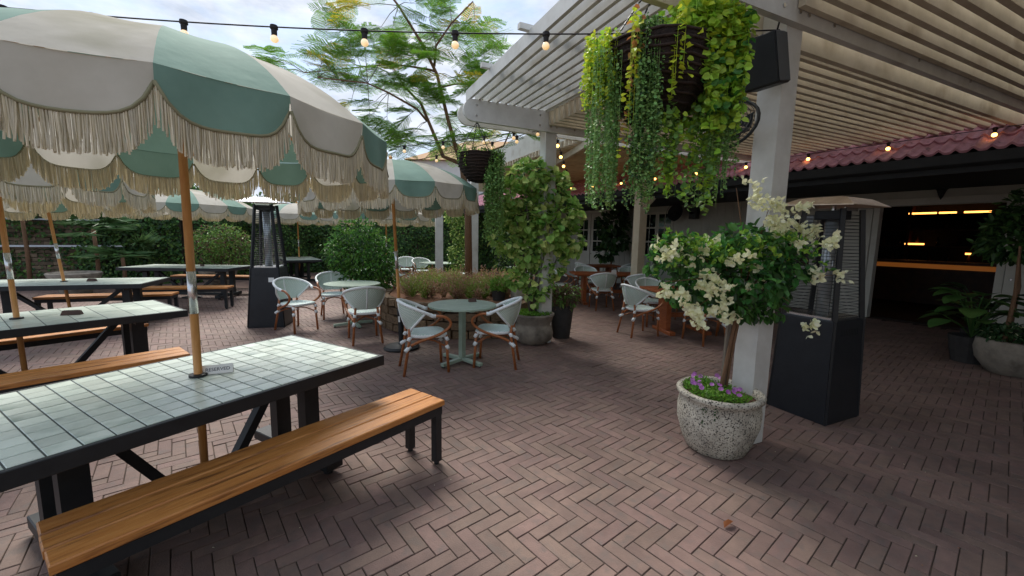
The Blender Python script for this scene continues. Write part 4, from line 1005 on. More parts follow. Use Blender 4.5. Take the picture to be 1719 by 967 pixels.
MB().lathe([(0.2, 0), (0.25, 0.3), (0.26, 0.45), (0.23, 0.44)], 18).build('vessel', 'dark_pot', t); MB().tube([(0, 0, .4), (0.03, 0, 1.0), (0, 0, 2.1)], [.03, .025, .012], 8).build('trunk', 'bark', t, smooth=True)
foliage('foliage', ['dark_leaf', 'ivy_leaf'], [(0, 0, 2.0, .5, .4, .45), (.1, 0, 1.5, .4, .4, .3), (-.2, 0, 1.1, .25, .25, .2)], 420, 0.22, 0.7, t, mi=0.2)

# ------------------------------------------------------------------ heather bed with sandstone edging
bed_pts = [(-2.30, 8.9), (-2.40, 7.9), (-2.28, 7.15), (-1.98, 6.68), (-1.52, 6.36), (-0.95, 6.20), (-0.40, 6.24), (0.05, 6.42), (0.42, 6.85), (0.55, 7.5), (0.50, 8.4), (0.2, 9.2), (-0.5, 9.6), (-1.5, 9.6)]
bed = thing('planter_bed', 'curved raised garden bed edged with low sandstone block wall', 'planter', (-0.95, 7.6, 0)); bo = Vector((0.95, -7.6, 0))
core = MB(); nb = len(bed_pts); cx, cyy = -0.95, 7.8
ins = [((x - cx) * 0.93 + cx, (y - cyy) * 0.93 + cyy) for x, y in bed_pts]
core.add([(x, y, 0) for x, y in ins] + [(x, y, 0.50) for x, y in ins], [tuple(range(nb, 2 * nb))] + [(i, (i + 1) % nb, (i + 1) % nb + nb, i + nb) for i in range(nb)]); core.build('mortar_core', 'mortar', bed, loc=bo)
MB().add([(x, y, 0.525) for x, y in ins], [tuple(range(nb))]).build('mulch', 'mulch', bed, loc=bo)
dense = []
for i in range(nb):
    p, q = Vector(bed_pts[i]), Vector(bed_pts[(i + 1) % nb]); L = (q - p).length; k = max(int(L / 0.02), 1)
    for j in range(k): dense.append(p.lerp(q, j / k))
tot = len(dense)
blk = MB().box((0, 0, 0), (1, 1, 1), bev=0.03).mesh('stone_block', 'sandstone')
for crs in range(4):
    z = 0.068 + crs * 0.137; i = int(RNG.integers(0, 8))
    while i < tot - 2:
        ln = int(RNG.integers(7, 20)); j = min(i + ln, tot - 1); a, b = dense[i], dense[j]; m = (a + b) / 2
        if m.y < 8.0:
            o = link('stone_block', blk, bed, (m.x + bo.x, m.y + bo.y, z), (RNG.normal(0, .04), RNG.normal(0, .03), math.atan2(b.y - a.y, b.x - a.x) + RNG.normal(0, .03)))
            o.scale = ((b - a).length - 0.012, 0.14 + RNG.uniform(-.02, .03), 0.122 + RNG.uniform(-.014, .012))
        i = j
def heather(name, label, pts, m, h):
    t = thing(name, label, 'plant', (-0.95, 7.6, 0.52)); P, D = [], []
    for x, y in pts:
        hv = RNG.uniform(0.55, 1.25)
        for k in range(34):
            a = RNG.uniform(0, 6.28); lean = RNG.uniform(0.1, 0.9); L = h * hv * RNG.uniform(0.6, 1.1); d = unit(np.array([math.cos(a) * lean, math.sin(a) * lean, 1.0]))
            for q in range(12):
                f = (q + 1) / 12; P.append(np.array([x + .95, y - 7.6, 0]) + d * L * f); D.append(unit(d * 0.8 + rand_dirs(1)[0] * 0.8))
    n = len(P); mi = (np.repeat(RNG.random(len(pts)), 34 * 12) < 0.35).astype(int)
    link('foliage', leaf_mesh('foliage', m, np.array(P), np.array(D), rand_dirs(n), RNG.uniform(.03, .052, n), 0.012, mi), t, kind='stuff')
    return t
hp = []
while len(hp) < 125:
    x, y = RNG.uniform(-2.2, 0.4), RNG.uniform(6.65, 9.3)
    if ((x + 0.95) / 1.38) ** 2 + ((y - 7.95) / 1.42) ** 2 < 0.92: hp.append((x, y))
o = heather('heather', 'mass of dusky pink and green heather in the raised bed', hp, ['heather_leaf', 'heather_green'], 0.33); o['kind'] = 'stuff'
pot('nursery_pot', 'dark grey nursery pot with a fine green plant in the heather bed', (-0.22, 6.80, 0.526), [(0.10, 0), (0.125, 0.17), (0.13, 0.175), (0.12, 0.16)], 'dark_pot', soil_z=0.155, soil_r=0.12)
t = thing('fern_tuft', 'fine bright green tuft in the dark nursery pot', 'plant', (-0.22, 6.80, 0.68)); foliage('foliage', ['grass_leaf', 'heather_green'], [(0, 0, .1, .15, .15, .13)], 900, 0.05, 0.3, t, mi=0.3); MB().tube([(0, 0, 0), (0, 0, .1)], .008, 5).build('stem', 'bark', t)
pr = [(0.10, 0)]
for k in range(8): pr += [(0.118 + 0.002 * k, 0.02 + k * 0.028), (0.126 + 0.002 * k, 0.034 + k * 0.028)]
pot('ribbed_pot', 'white ribbed ceramic pot at the right end of the heather bed', (0.10, 7.0, 0.526), pr + [(0.125, 0.25)], 'white_pot', soil_z=0.225, soil_r=0.125)

# ------------------------------------------------------------------ shrubs, palm and climbers
def shrub(name, label, loc, blobs, n, size, asp, mats, mi=0.3, trunk=None):
    t = thing(name, label, 'shrub', loc); foliage('foliage', mats, blobs, n, size, asp, t, mi=mi)
    MB().tube(trunk or [(0, 0, 0), (0.02, 0, .5), (0, 0, 1.0)], [0.03, 0.025, 0.015], 7).build('trunk', 'bark', t, smooth=True)
    return t
shrub('ficus_shrub', 'dense round green shrub in the middle behind the round tables', (-3.02, 8.25, 0), [(0, 0, 1.15, .62, .55, .55), (-.1, 0, 1.55, .45, .42, .35), (.1, 0, .75, .58, .5, .4), (-.4, 0, 1.2, .35, .4, .35), (.35, -.1, 1.0, .36, .4, .4), (0, 0, .38, .3, .3, .3)], 5200, 0.09, 0.42, ['shrub_leaf', 'dark_leaf'], 0.3)
shrub('nandina_shrub', 'loose bush with reddish pink tips in front of the ivy, left of the heater', (-8.35, 11.7, 0), [(0, 0, 1.3, .75, .5, .5), (-.4, 0, 1.0, .5, .4, .5), (.4, 0, 1.1, .5, .4, .6)], 2600, 0.09, 0.4, ['vine_leaf', 'red_leaf', 'pink_flower'], 0.3)
shrub('climbing_vine', 'pale leafy climber on the far post behind the heather bed', (-1.6, 11.9, 0), [(0, 0, 1.0, .25, .2, .5), (0.1, 0, 1.7, .28, .2, .4), (-.1, 0, 2.2, .25, .2, .35)], 1300, 0.09, 0.6, ['vine_leaf', 'aralia_pale'], 0.25)
shrub('camellia_shrub', 'dark glossy bush behind the aralia, right of the brown trunk', (0.05, 10.2, 0), [(0, 0, .9, .5, .4, .6), (-.2, 0, 1.5, .4, .35, .4)], 1600, 0.09, 0.55, ['dark_leaf', 'vine_leaf'], 0.35)
shrub('low_box_shrub', 'small leafy bush between the round table and the far tables', (-2.35, 7.9, 0), [(-.15, 0, .35, .2, .2, .25), (0, 0, .2, .16, .16, .16)], 500, 0.07, 0.5, ['shrub_leaf', 'dark_leaf'], 0.4, [(0, 0, 0), (0, 0, .2), (0, 0, .35)])
shrub('hydrangea_shrub', 'low dark bush with white blooms at the foot of the ivy behind the far table', (-6.3, 15.8, 0), [(0, 0, .7, .8, .5, .6), (.6, 0, .6, .5, .4, .5)], 1200, 0.12, 0.6, ['dark_leaf', 'bract'], 0.05)
def palm(loc, label, h, n, L):
    t = thing('fan_palm', label, 'palm', loc)
    MB().tube([(0, 0, 0), (0.03, 0, h * .5), (0, 0, h)], [0.05, 0.045, 0.04], 9).build('trunk', 'bark', t, smooth=True)
    P, D, N, Ls = [], [], [], []
    for k in range(n):
        a = 2.4 * k; el = RNG.uniform(-0.2, 1.0); st_ = np.array([math.cos(a), math.sin(a), el]) ; st_ = unit(st_)
        c = np.array([0, 0, h]) + st_ * RNG.uniform(0.35, 0.6); sd2 = unit(np.cross(st_, [0, 0, 1]))
        for q in range(22):
            f = (q - 10.5) / 10.5 * 1.5; d = unit(st_ * math.cos(f) + sd2 * math.sin(f) + np.array([0, 0, -0.35])); P.append(c); D.append(d); N.append(np.cross(d, sd2) + rand_dirs(1)[0] * .2); Ls.append(L * RNG.uniform(.8, 1.1))
    link('fronds', leaf_mesh('fronds', 'palm_leaf', P, D, N, np.array(Ls), 0.03, droop=0.3, rnd=False), t, kind='stuff')
palm((-11.0, 10.8, 0), 'fan palm against the left wall with silvery drooping fronds', 1.6, 15, 0.6)
palm((-12.6, 10.6, 0), 'fan palm at the far left behind the umbrella poles', 2.0, 14, 0.6)
palm((-10.6, 11.1, 0), 'short fan palm in front of the lower wall rail', 0.9, 11, 0.5)
pot('clay_bowl', 'wide shallow clay bowl behind the third tiled table', (-10.6, 9.85, 0), [(0.25, 0), (0.42, 0.35), (0.5, 0.52), (0.47, 0.55), (0.43, 0.48)], 'concrete_pot', soil_z=0.47, soil_r=0.43)
pot('clay_bowl', 'clay bowl behind the tiled table left of the heater', (-8.3, 11.5, 0), [(0.25, 0), (0.42, 0.35), (0.5, 0.62), (0.47, 0.65), (0.43, 0.58)], 'concrete_pot', soil_z=0.57, soil_r=0.43)

# ------------------------------------------------------------------ ivy-clad boundary wall
wl_pts = [(-21, 8.2), (-10.2, 12.7), (-8.4, 17.2), (3.5, 19.6)]
wall = thing('boundary_wall', 'old brick boundary wall almost covered by dark ivy behind the tables', 'wall', (-10.2, 12.7, 0)); wo = Vector((10.2, -12.7, 0))
P, N_l = [], []
for i in range(3):
    a, b = Vector(wl_pts[i] + (0,)), Vector(wl_pts[i + 1] + (0,)); d = (b - a).normalized(); nrm = Vector((d.y, -d.x, 0)); L = (b - a).length
    MB().beam(a + Vector((0, 0, 1.3)), b + Vector((0, 0, 1.3)), 0.25, 2.6).build('wall_core', 'mortar', wall, loc=wo)
    n = int(L * 2.9 * (620 if i else 380)); u = RNG.random(n)
    if i == 0: u = 0.30 + 0.70 * RNG.random(n) ** 0.62
    z = RNG.uniform(0.0, 2.95, n); bulge = 0.16 + 0.16 * np.sin(u * L * 1.9 + np.sin(z * 2.1) * 1.4) + 0.12 * np.sin(z * 3.7 + u * L * 3.1); bulge = np.clip(bulge, 0.02, 1) * RNG.random(n) ** 0.5 + 0.13
    if i == 0:
        bare = (u > 0.60) & (u < 0.80) & (RNG.random(n) < np.where((z < 2.05), 0.6, 0.1)); keep = ~bare; u, z, bulge = u[keep], z[keep], bulge[keep]; n = len(u)
    q = np.array(a)[None] + np.array(d)[None] * (u * L)[:, None] + np.array(nrm)[None] * bulge[:, None]; q[:, 2] = z + np.where(z > 2.5, 0.10 * np.sin(u * L * 2.3) + RNG.normal(0, .08, n), 0)
    P.append(q); N_l.append(np.repeat(np.array(nrm)[None], n, 0))
P = np.concatenate(P); N_l = np.concatenate(N_l); n = len(P)
Dv = unit(np.array([0, 0, -0.9]) + rand_dirs(n) * 0.7); Nv = unit(N_l * 0.9 + rand_dirs(n) * 0.6 + np.array([0, 0, .35]))
Lz = RNG.uniform(.05, .11, n)
link('ivy', leaf_mesh('ivy', ['ivy_leaf', 'dark_leaf', 'vine_leaf'], P, Dv, Nv, Lz, Lz * .85, RNG.choice(3, n, p=[.5, .35, .15])), wall, wo, kind='stuff')
a, b = Vector(wl_pts[0] + (0,)), Vector(wl_pts[1] + (0,)); d = (b - a).normalized(); nrm = Vector((d.y, -d.x, 0)); L = (b - a).length
bm = MB().box((0, 0, 0), (0.29, 0.06, 0.10), bev=0.008).mesh('brick', 'old_brick')
for crs in range(20):
    for k in range(9):
        s = 0.595 * L + (k + 0.5 * (crs % 2)) * 0.30; p = a + d * s + nrm * (0.125 + RNG.uniform(0.0, 0.02))
        link('brick', bm, wall, (p.x + wo.x, p.y + wo.y, 0.06 + crs * 0.112), (0, 0, math.atan2(d.y, d.x)))
for z, lb in ((1.83, 'upper pale metal rail fixed to the left brick wall'), (1.10, 'lower pale metal rail fixed to the left brick wall')):
    t = thing('wall_rail', lb, 'rail', a + d * (0.62 * L) + nrm * 0.3); q = d * (0.27 * L)
    MB().beam((0, 0, z), (q.x, q.y, z + 0.02), 0.05, 0.05).build('rail', 'rail_metal', t)
    for f in (0.05, 0.5, 0.95): MB().beam((q.x * f, q.y * f, z), (q.x * f - nrm.x * .2, q.y * f - nrm.y * .2, z), 0.03, 0.03).build('bracket', 'rail_metal', t)
# neighbour beyond the wall
t = thing('neighbour_house', 'white rendered house with tan roof beyond the courtyard, glimpsed under the pergola beam', 'house', (-1, 23, 0))
MB().box((0, 0, 2.6), (8.0, 5, 5.2)).build('wall', 'render_white', t); MB().add([(-4.3, -2.8, 5.2), (4.3, -2.8, 5.2), (4.3, 2.8, 5.2), (-4.3, 2.8, 5.2), (-1.5, 0, 6.7), (1.5, 0, 6.7)], [(0, 1, 5, 4), (1, 2, 5), (2, 3, 4, 5), (3, 0, 4), (3, 2, 1, 0)]).build('roof', 'tan_roof', t)
for x in (-2.5, 0, 2.5):
    w = MB().box((x, -2.52, 3.6), (1.0, 0.06, 1.2)).build('window', 'render_white', t); MB().box((x, -2.56, 3.6), (0.86, 0.03, 1.06)).build('pane', 'glass', w)
# tall greenery outside the wall
for k, (x, y, h, r) in enumerate(((-16.5, 15.5, 3.2, 1.7), (-13.0, 17.5, 3.0, 1.6), (1.2, 20.8, 3.0, 1.3))):
    lb = ('leafy tree beyond the left wall, hidden mostly by the umbrellas', 'leafy tree beyond the ivy behind the third table', 'leafy tree beyond the wall right of the white posts')[k]
    t = thing('garden_tree', lb, 'tree', (x, y, 0)); MB().tube([(0, 0, 0), (.1, 0, 1.5), (0, 0, h)], [.15, .12, .06], 8).build('trunk', 'bark', t, smooth=True)
    foliage('crown', ['ivy_leaf', 'shrub_leaf'], [(0, 0, h, r, r, r * .6), (r * .6, 0, h - .3, r * .6, r * .6, r * .5), (-r * .6, 0, h - .2, r * .6, r * .6, r * .5)], 3000, 0.16, 0.5, t, mi=.4)

# ------------------------------------------------------------------ feathery albizia tree
tree = thing('albizia_tree', 'feathery leaved tree with some yellowing fronds rising behind the umbrellas', 'tree', (-0.94, 8.8, 0.5)); to = np.array([-0.94, 8.8, 0.5])
BR = {'trunk': [(-0.94, 8.80, 0.45), (-0.96, 8.80, 2.16), (-1.10, 8.80, 3.14)],
 'S1': [(-1.10, 8.80, 3.14), (-1.19, 8.80, 3.30), (-1.37, 8.70, 3.95), (-1.56, 8.55, 4.75), (-1.83, 8.45, 5.27), (-2.26, 8.4, 5.92), (-2.52, 8.4, 6.23), (-2.70, 8.4, 6.55)],
 'S2': [(-1.10, 8.80, 3.08), (-1.50, 8.90, 3.24), (-1.98, 9.0, 4.33), (-2.35, 9.1, 4.69), (-2.61, 9.2, 5.11)],
 'S3': [(-1.84, 8.95, 3.96), (-2.02, 8.80, 4.16), (-2.51, 8.50, 4.37), (-2.85, 8.30, 4.47), (-3.72, 8.1, 4.49)],
 'S4': [(-1.59, 8.55, 4.80), (-1.71, 8.6, 4.85), (-2.05, 8.80, 4.97), (-2.58, 9.0, 5.10), (-3.29, 9.2, 5.11), (-4.4, 9.0, 4.9)],
 'S5': [(-1.61, 8.55, 4.90), (-1.53, 8.3, 5.17), (-1.19, 8.0, 5.43), (-0.78, 7.8, 5.70)],
 'S6': [(-1.91, 8.9, 4.54), (-1.30, 9.1, 4.76), (-0.62, 9.3, 4.87)],
 'S7': [(-1.06, 8.80, 3.08), (-0.79, 8.80, 3.24), (-0.23, 8.80, 3.45), (-0.03, 8.80, 3.90), (-0.36, 8.80, 4.20), (-0.61, 8.80, 4.55)]}
for k, pts in BR.items():
    r0 = 0.085 if k == 'trunk' else (0.05 if k in ('S1', 'S2') else 0.026); r1 = 0.06 if k == 'trunk' else 0.01
    rr = [r0 + (r1 - r0) * i / (len(pts) - 1) for i in range(len(pts))]
    MB().tube([np.array(p) - to for p in pts], rr, 8).build('trunk' if k == 'trunk' else 'branch', 'bark', tree, smooth=True)
FR = [(-3.12, 6.0), (-2.07, 6.07), (-2.66, 5.63), (-2.01, 5.7), (-3.72, 5.28), (-3.26, 5.01), (-3.63, 4.79), (-2.91, 4.91), (-2.44, 4.81), (-3.15, 4.68), (-3.51, 4.56), (-2.68, 4.58), (-1.96, 5.04), (-2.08, 5.42), (-1.49, 5.49), (-1.02, 5.71), (-0.79, 5.66), (-0.43, 5.28), (-0.78, 5.06), (-1.02, 4.94), (-0.54, 4.73), (-1.25, 4.71), (-1.97, 4.48), (-1.73, 4.31), (-2.09, 4.02), (-1.49, 4.14), (-1.26, 4.03), (-2.58, 3.95), (-2.93, 4.0), (-2.4, 3.72), (-1.98, 3.67), (-1.13, 3.75), (-1.5, 3.51), (-2.22, 3.44), (-0.89, 3.52), (-4.8, 5.04), (-4.63, 4.94), (-4.1, 4.78), (-0.72, 4.61), (-0.67, 5.5), (-2.55, 5.25), (-1.72, 5.81), (-0.06, 4.39), (-0.35, 3.76), (0.19, 3.65), (0.43, 3.77), (-3.29, 4.23), (-2.81, 4.23)]
LP, LD, LN, LM = [], [], [], []; rach = MB()
allb = np.array([p for k, pts in BR.items() if k != 'trunk' for p in pts])
FR = FR + [(x + RNG.normal(0, .18), z + RNG.normal(0, .16)) for x, z in FR[:42:2]] + [(-3.0, 5.4), (-2.3, 6.3), (-3.4, 5.7), (-1.3, 6.0)]
for (x, z) in FR:
    dy = RNG.normal(0, 0.45); c0 = np.array([x * (8.6 + dy) / 8.6, 8.6 + dy, 1.583 + (z - 1.583) * (8.6 + dy) / 8.6])
    nb_ = allb[np.argmin(np.linalg.norm(allb - c0, axis=1))]; outd = unit((c0 - nb_) + np.array([0, 0, 0.15]))
    rach.tube([nb_ - to, (nb_ + c0) / 2 - to + np.array([0, 0, .04]), c0 - to], [.008, .006, .004], 4)
    yellow = RNG.random() < 0.17
    for q in range(int(RNG.integers(4, 6))):
        a = RNG.uniform(0, 6.28); d = unit(outd * 0.6 + np.array([math.cos(a), math.sin(a) * 0.8, RNG.uniform(-.35, .25)])); Lr = RNG.uniform(.45, .78)
        side = unit(np.cross(d, [0, 0, 1])); upn = np.cross(side, d); pts = [c0 + d * Lr * f + np.array([0, 0, -0.22 * Lr * f * f]) for f in np.linspace(0, 1, 6)]
        rach.tube([p - to for p in pts], .003, 3, cap=False)
        for w in range(10):
            f = 0.16 + 0.84 * w / 9; b = c0 + d * Lr * f + np.array([0, 0, -0.22 * Lr * f * f]); pl = Lr * 0.36 * math.sin(math.pi * (0.22 + 0.66 * f)) + 0.03
            for sg in (-1, 1):
                pd = unit(d * 0.55 + side * sg + np.array([0, 0, -0.25 + RNG.normal(0, .12)])); ps_ = unit(np.cross(pd, upn))
                m = max(int(pl / 0.0145), 4)
                for h in range(m):
                    bb_ = b + pd * pl * (h + .5) / m
                    for s2 in (-1, 1):
                        LP.append(bb_); LD.append(pd * 0.45 + ps_ * s2); LN.append(upn + ps_ * s2 * .3); LM.append(1 if (yellow and RNG.random() < .75) else 0)
n = len(LP); link('crown', leaf_mesh('crown', ['albizia_leaf', 'albizia_yellow'], np.array(LP) - to, np.array(LD), np.array(LN), RNG.uniform(.026, .038, n), 0.0125, LM, rnd=False), tree, kind='stuff'); rach.build('twigs', 'bark_grey', tree)

# ------------------------------------------------------------------ hanging baskets
def basket(loc, label, r, depth, hook, plants):
    t = thing('hanging_basket', label, 'basket', loc)
    prof = [(0.06, -depth)] + [(r * (0.35 + 0.65 * math.sin(math.pi / 2 * f) ** 0.8), -depth * (1 - f)) for f in np.linspace(0.08, 1, 9)] + [(r * 0.94, 0.0), (r * 0.9, -0.05)]
    MB().lathe(prof, 28, wob=lambda a, z: 0.012 * math.sin(40 * z + 3 * a)).disc(0.06, -depth, 28).build('liner', 'coir', t, smooth=True)
    for k in range(10):
        f = 0.08 + 0.92 * k / 9; rr = r * (0.35 + 0.65 * math.sin(math.pi / 2 * f) ** 0.8) + 0.004
        MB().tube([(rr * math.cos(a), rr * math.sin(a), -depth * (1 - f) + 0.006 * math.sin(8 * a + k)) for a in np.linspace(0, 2 * math.pi, 25)], 0.008, 5).build('wicker_band', 'wicker', t, smooth=True)
    MB().disc(r * 0.9, -0.04, 28).build('soil', 'soil', t)
    for k in range(4):
        a = k * math.pi / 2 + 0.5; c = MB(); p0 = Vector((r * math.cos(a), r * math.sin(a), 0)); p1 = Vector(hook) - Vector(loc); nl = 34
        for q in range(nl):
            f0, f1 = (q - 0.15) / nl, (q + 1.05) / nl; c.tube([p0.lerp(p1, f0), p0.lerp(p1, f1)], 0.0032 if q % 2 else 0.0062, 4)
        c.build('chain', 'black_metal', t)
    return t
BK = (0.86, 2.66, 2.70)
basket(BK, 'large dark wicker basket hanging from the pergola beside the speaker', 0.35, 0.40, (0.95, 2.72, 3.33), None)
def trailing(name, label, specs, loc):
    """specs: (x0,x1,y0,y1,z0, len0,len1, stems, spacing, leaf, aspect, mats)"""
    t = thing(name, label, 'plant', loc)
    for (x0, x1, y0, y1, z0, l0, l1, ns, sp, lf, asp, mats, mi) in specs:
        s = [(RNG.uniform(x0, x1) - loc[0], RNG.uniform(y0, y1) - loc[1], z0 - loc[2] + RNG.normal(0, .015)) for k in range(ns)]
        ln = [l0 + (l1 - l0) * RNG.random() ** 0.8 for k in range(ns)]
        P, D = strands(s, ln, sp, 0)
        n = len(P); L = lf * RNG.uniform(.75, 1.2, n); N = unit(np.array([0, -0.5, .6]) + rand_dirs(n) * .7)
        link('trailing_stems', leaf_mesh('trailing_stems', mats, P, D, N, L, L * asp, (RNG.random(n) < mi).astype(int)), t, kind='stuff')
        cm = MB()
        for (p, l_) in zip(s, ln): cm.tube([p, (p[0], p[1], p[2] - l_ * 0.97)], 0.0015, 3, cap=False)
        cm.build('vines', mats[0], t)
    return t
trailing('string_of_pearls', 'bead like trailing succulent strands hanging far below the large basket', [
    (0.44, 0.62, 2.42, 2.66, 2.62, .60, .86, 40, .0085, .018, .95, ['pearl_bead', 'vine_leaf'], .2),
    (0.66, 0.79, 2.33, 2.42, 2.76, .75, 1.02, 38, .0085, .018, .95, ['pearl_bead', 'dark_leaf'], .25),
    (1.12, 1.30, 2.42, 2.66, 2.55, .40, .72, 28, .009, .018, .95, ['pearl_bead', 'vine_leaf'], .3)], BK)
trailing('coin_leaf_creeper', 'lime green coin leaf creeper spilling over the right side of the large basket', [
    (1.04, 1.27, 2.36, 2.75, 2.80, .20, .62, 64, .013, .046, .95, ['coin_leaf', 'boug_leaf'], .25),
    (0.92, 1.27, 2.34, 2.75, 2.88, .10, .34, 60, .012, .046, .95, ['coin_leaf', 'coin_yellow'], .35),
    (0.80, 0.92, 2.36, 2.50, 2.30, .25, .50, 14, .016, .036, .95, ['vine_leaf', 'coin_leaf'], .4),
    (1.05, 1.25, 2.42, 2.6, 2.35, .30, .62, 14, .018, .036, .95, ['vine_leaf', 'coin_leaf'], .4),
    (0.84, 0.92, 2.30, 2.34, 2.78, .25, .45, 4, .022, .038, .95, ['coin_yellow', 'coin_leaf'], .3)], BK)
cc = [o for o in bpy.data.objects if o.name.startswith('coin_leaf_creeper')][0]
foliage('top_growth', ['coin_leaf', 'coin_yellow'], [(.22, -.1, .10, .20, .22, .13), (.30, 0, .0, .16, .25, .16), (.10, -.12, .12, .14, .18, .08), (.34, -.05, -.16, .11, .2, .16)], 900, 0.05, 0.95, cc, mi=.3, jitter=.9)
trailing('golden_creeper', 'yellow green creeper tufts on the left side of the large basket', [
    (0.42, 0.58, 2.46, 2.72, 2.76, .18, .42, 38, .011, .026, .9, ['coin_yellow', 'coin_leaf'], .45),
    (0.60, 0.66, 2.32, 2.40, 2.78, .35, .75, 5, .022, .036, .8, ['coin_yellow', 'dry_leaf'], .35)], BK)
BK2 = (-0.47, 5.66, 2.66)
basket(BK2, 'dark wicker basket hanging from the nose of the far pergola beam', 0.30, 0.36, (-0.50, 5.62, 3.08), None)
trailing('basket_vines', 'green strands trailing from the far basket down past the second umbrella', [
    (-0.38, -0.14, 5.40, 5.7, 2.68, .6, 1.2, 56, .014, .028, .9, ['pearl_bead', 'vine_leaf'], .3),
    (-0.75, -0.2, 5.36, 5.9, 2.72, .04, .26, 90, .016, .03, .9, ['vine_leaf', 'coin_leaf'], .4)], BK2)

# ------------------------------------------------------------------ festoon lights
def festoon(label, pts, bulbs, group='festoon strings', glow='bulb_clear', sc=1.0):
    P = [Vector(p) for p in pts]; t = thing('string_light', label, 'string light', P[0], 0, group)
    MB().tube([p - P[0] for p in P], 0.005 * sc, 6).build('cable', 'cable', t, smooth=True)
    L = [0]
    for i in range(len(P) - 1): L.append(L[-1] + (P[i + 1] - P[i]).length)
    for b in bulbs:
        s = b * L[-1]; i = max(k for k in range(len(L)) if L[k] <= s); i = min(i, len(P) - 2); c = P[i].lerp(P[i + 1], (s - L[i]) / (L[i + 1] - L[i])) - P[0]
        bl_ = MB().lathe([(0.0, 0.0), (0.012, -0.002), (0.022, -0.012), (0.0265, -0.026), (0.024, -0.038), (0.013, -0.048), (0.0, -0.051)], 12, c + Vector((0, 0, -0.052))).build('bulb', glow, t, smooth=True)
        MB().lathe([(0.0, 0.012), (0.024, 0.01), (0.026, -0.012), (0.019, -0.02), (0.018, -0.056), (0.0, -0.056)], 12, c).build('socket', 'cable', bl_, smooth=False)
        MB().tube([c + Vector((0, 0, -.058)), c + Vector((0, 0, -.085))], 0.006, 5).build('filament', 'bulb_glow', bl_)
    return t
def sag(a, b, s, n=24): 
    a, b = Vector(a), Vector(b); return [a.lerp(b, i / n) + Vector((0, 0, -4 * s * (i / n) * (1 - i / n))) for i in range(n + 1)]
festoon('festoon string crossing the sky above the nearest umbrella to the white post', sag((1.80, 3.0, 3.02), (-4.9, 3.05, 3.22), 0.13), [(0.045)] + [0.238 + 0.0935 * k for k in range(8)])
festoon('far festoon string from the far pergola post leftwards past the tree', sag((0.42, 6.0, 3.12), (-7.5, 8.2, 3.25), 0.25), [0.012, 0.055, 0.11, 0.19, 0.27])
festoon('far festoon string from the far pergola post sloping to the far left', sag((0.40, 6.0, 3.10), (-7.0, 10.5, 3.0), 0.25), [0.05, 0.1, 0.16, 0.23, 0.3])
e0 = bld(5.2, 3.78, 2.80)
festoon('festoon string running down from the far post to the roof edge', sag((0.58, 6.1, 3.10), e0, 0.05), [0.08, 0.2, 0.32, 0.45, 0.6, 0.78], glow='bulb_glow')
rp_ = [rfp(t, 0.42, 0.14) for t in (5.2, 4.0, 3.0, 2.0, 1.0, 0.0, -1.0, -2.0, -3.0, -4.0, -5.0)]
festoon('festoon string lying along the upper edge of the red roof tiles', rp_, [0.03 + k * 0.098 for k in range(10)], glow='bulb_glow')

# ------------------------------------------------------------------ speaker, fan and small wall things
t = thing('loudspeaker', 'black box loudspeaker bracketed to the white post beside the large basket', 'speaker', (1.68, 2.93, 2.78)); t.rotation_euler = (R(14), R(-4), R(-52))
MB().box((0, 0, 0), (0.22, 0.19, 0.32), bev=0.012).build('cabinet', 'black_metal', t); MB().box((0, -0.101, 0), (0.205, 0.012, 0.305), bev=0.004).build('grille', 'dark_timber', t)
MB().tube([(0, 0.09, -0.02), (0.02, 0.17, -0.02)], 0.022, 8).build('bracket', 'black_metal', t)
MB().tube([(0.02, .1, .1), (0.05, .16, .25), (0.03, .12, .42)], .006, 6).build('lead', 'cable', t)
t = thing('wall_fan', 'black caged fan mounted below the loudspeaker on the white post', 'fan', (1.56, 3.12, 2.42)); t.rotation_euler = (R(65), 0, R(-50))
for rr in np.linspace(0.03, 0.20, 9): MB().tube([(rr * math.cos(a), rr * math.sin(a), 0.05 - rr * rr) for a in np.linspace(0, 2 * math.pi, 25)], 0.0025, 4).build('cage_ring', 'black_metal', t)
MB().tube([(0.2 * math.cos(a), 0.2 * math.sin(a), 0.0) for a in np.linspace(0, 2 * math.pi, 25)], 0.012, 6).build('hoop', 'black_metal', t)
for k in range(4):
    a = k * math.pi / 2; MB().add([(0.02 * math.cos(a), 0.02 * math.sin(a), 0.01), (0.17 * math.cos(a - .3), 0.17 * math.sin(a - .3), -0.01), (0.18 * math.cos(a + .3), 0.18 * math.sin(a + .3), 0.03)], [(0, 1, 2)]).build('blade', 'black_metal', t)
MB().lathe([(0, -0.12), (0.06, -0.11), (0.06, 0.0), (0, 0.02)], 14).build('motor', 'black_metal', t); MB().tube([(0, 0, -0.1), (0.05, 0.10, -0.2)], 0.02, 8).build('arm', 'black_metal', t)
for tt, zz, nm, lb in ((4.55, 2.40, 'verandah_fan', 'dark round fan on the white wall above the far window'), (6.6, 2.45, 'verandah_fan', 'dark round fan under the roof right of the french doors')):
    p = bld(tt, 0.35, zz); t = thing(nm, lb, 'fan', p); t.rotation_euler = (R(80), 0, -BD + R(90) + math.pi)
    for rr in (0.05, 0.12, 0.2, 0.27): MB().tube([(rr * math.cos(a), rr * math.sin(a), 0.0) for a in np.linspace(0, 2 * math.pi, 25)], 0.008, 4).build('cage_ring', 'black_metal', t)
    MB().lathe([(0, -.1), (.25, -.03), (.24, -.02), (0, -.06)], 20).build('housing', 'black_metal', t); MB().lathe([(0, -.3), (.06, -.28), (.06, 0), (0, .02)], 12).build('motor', 'black_metal', t)
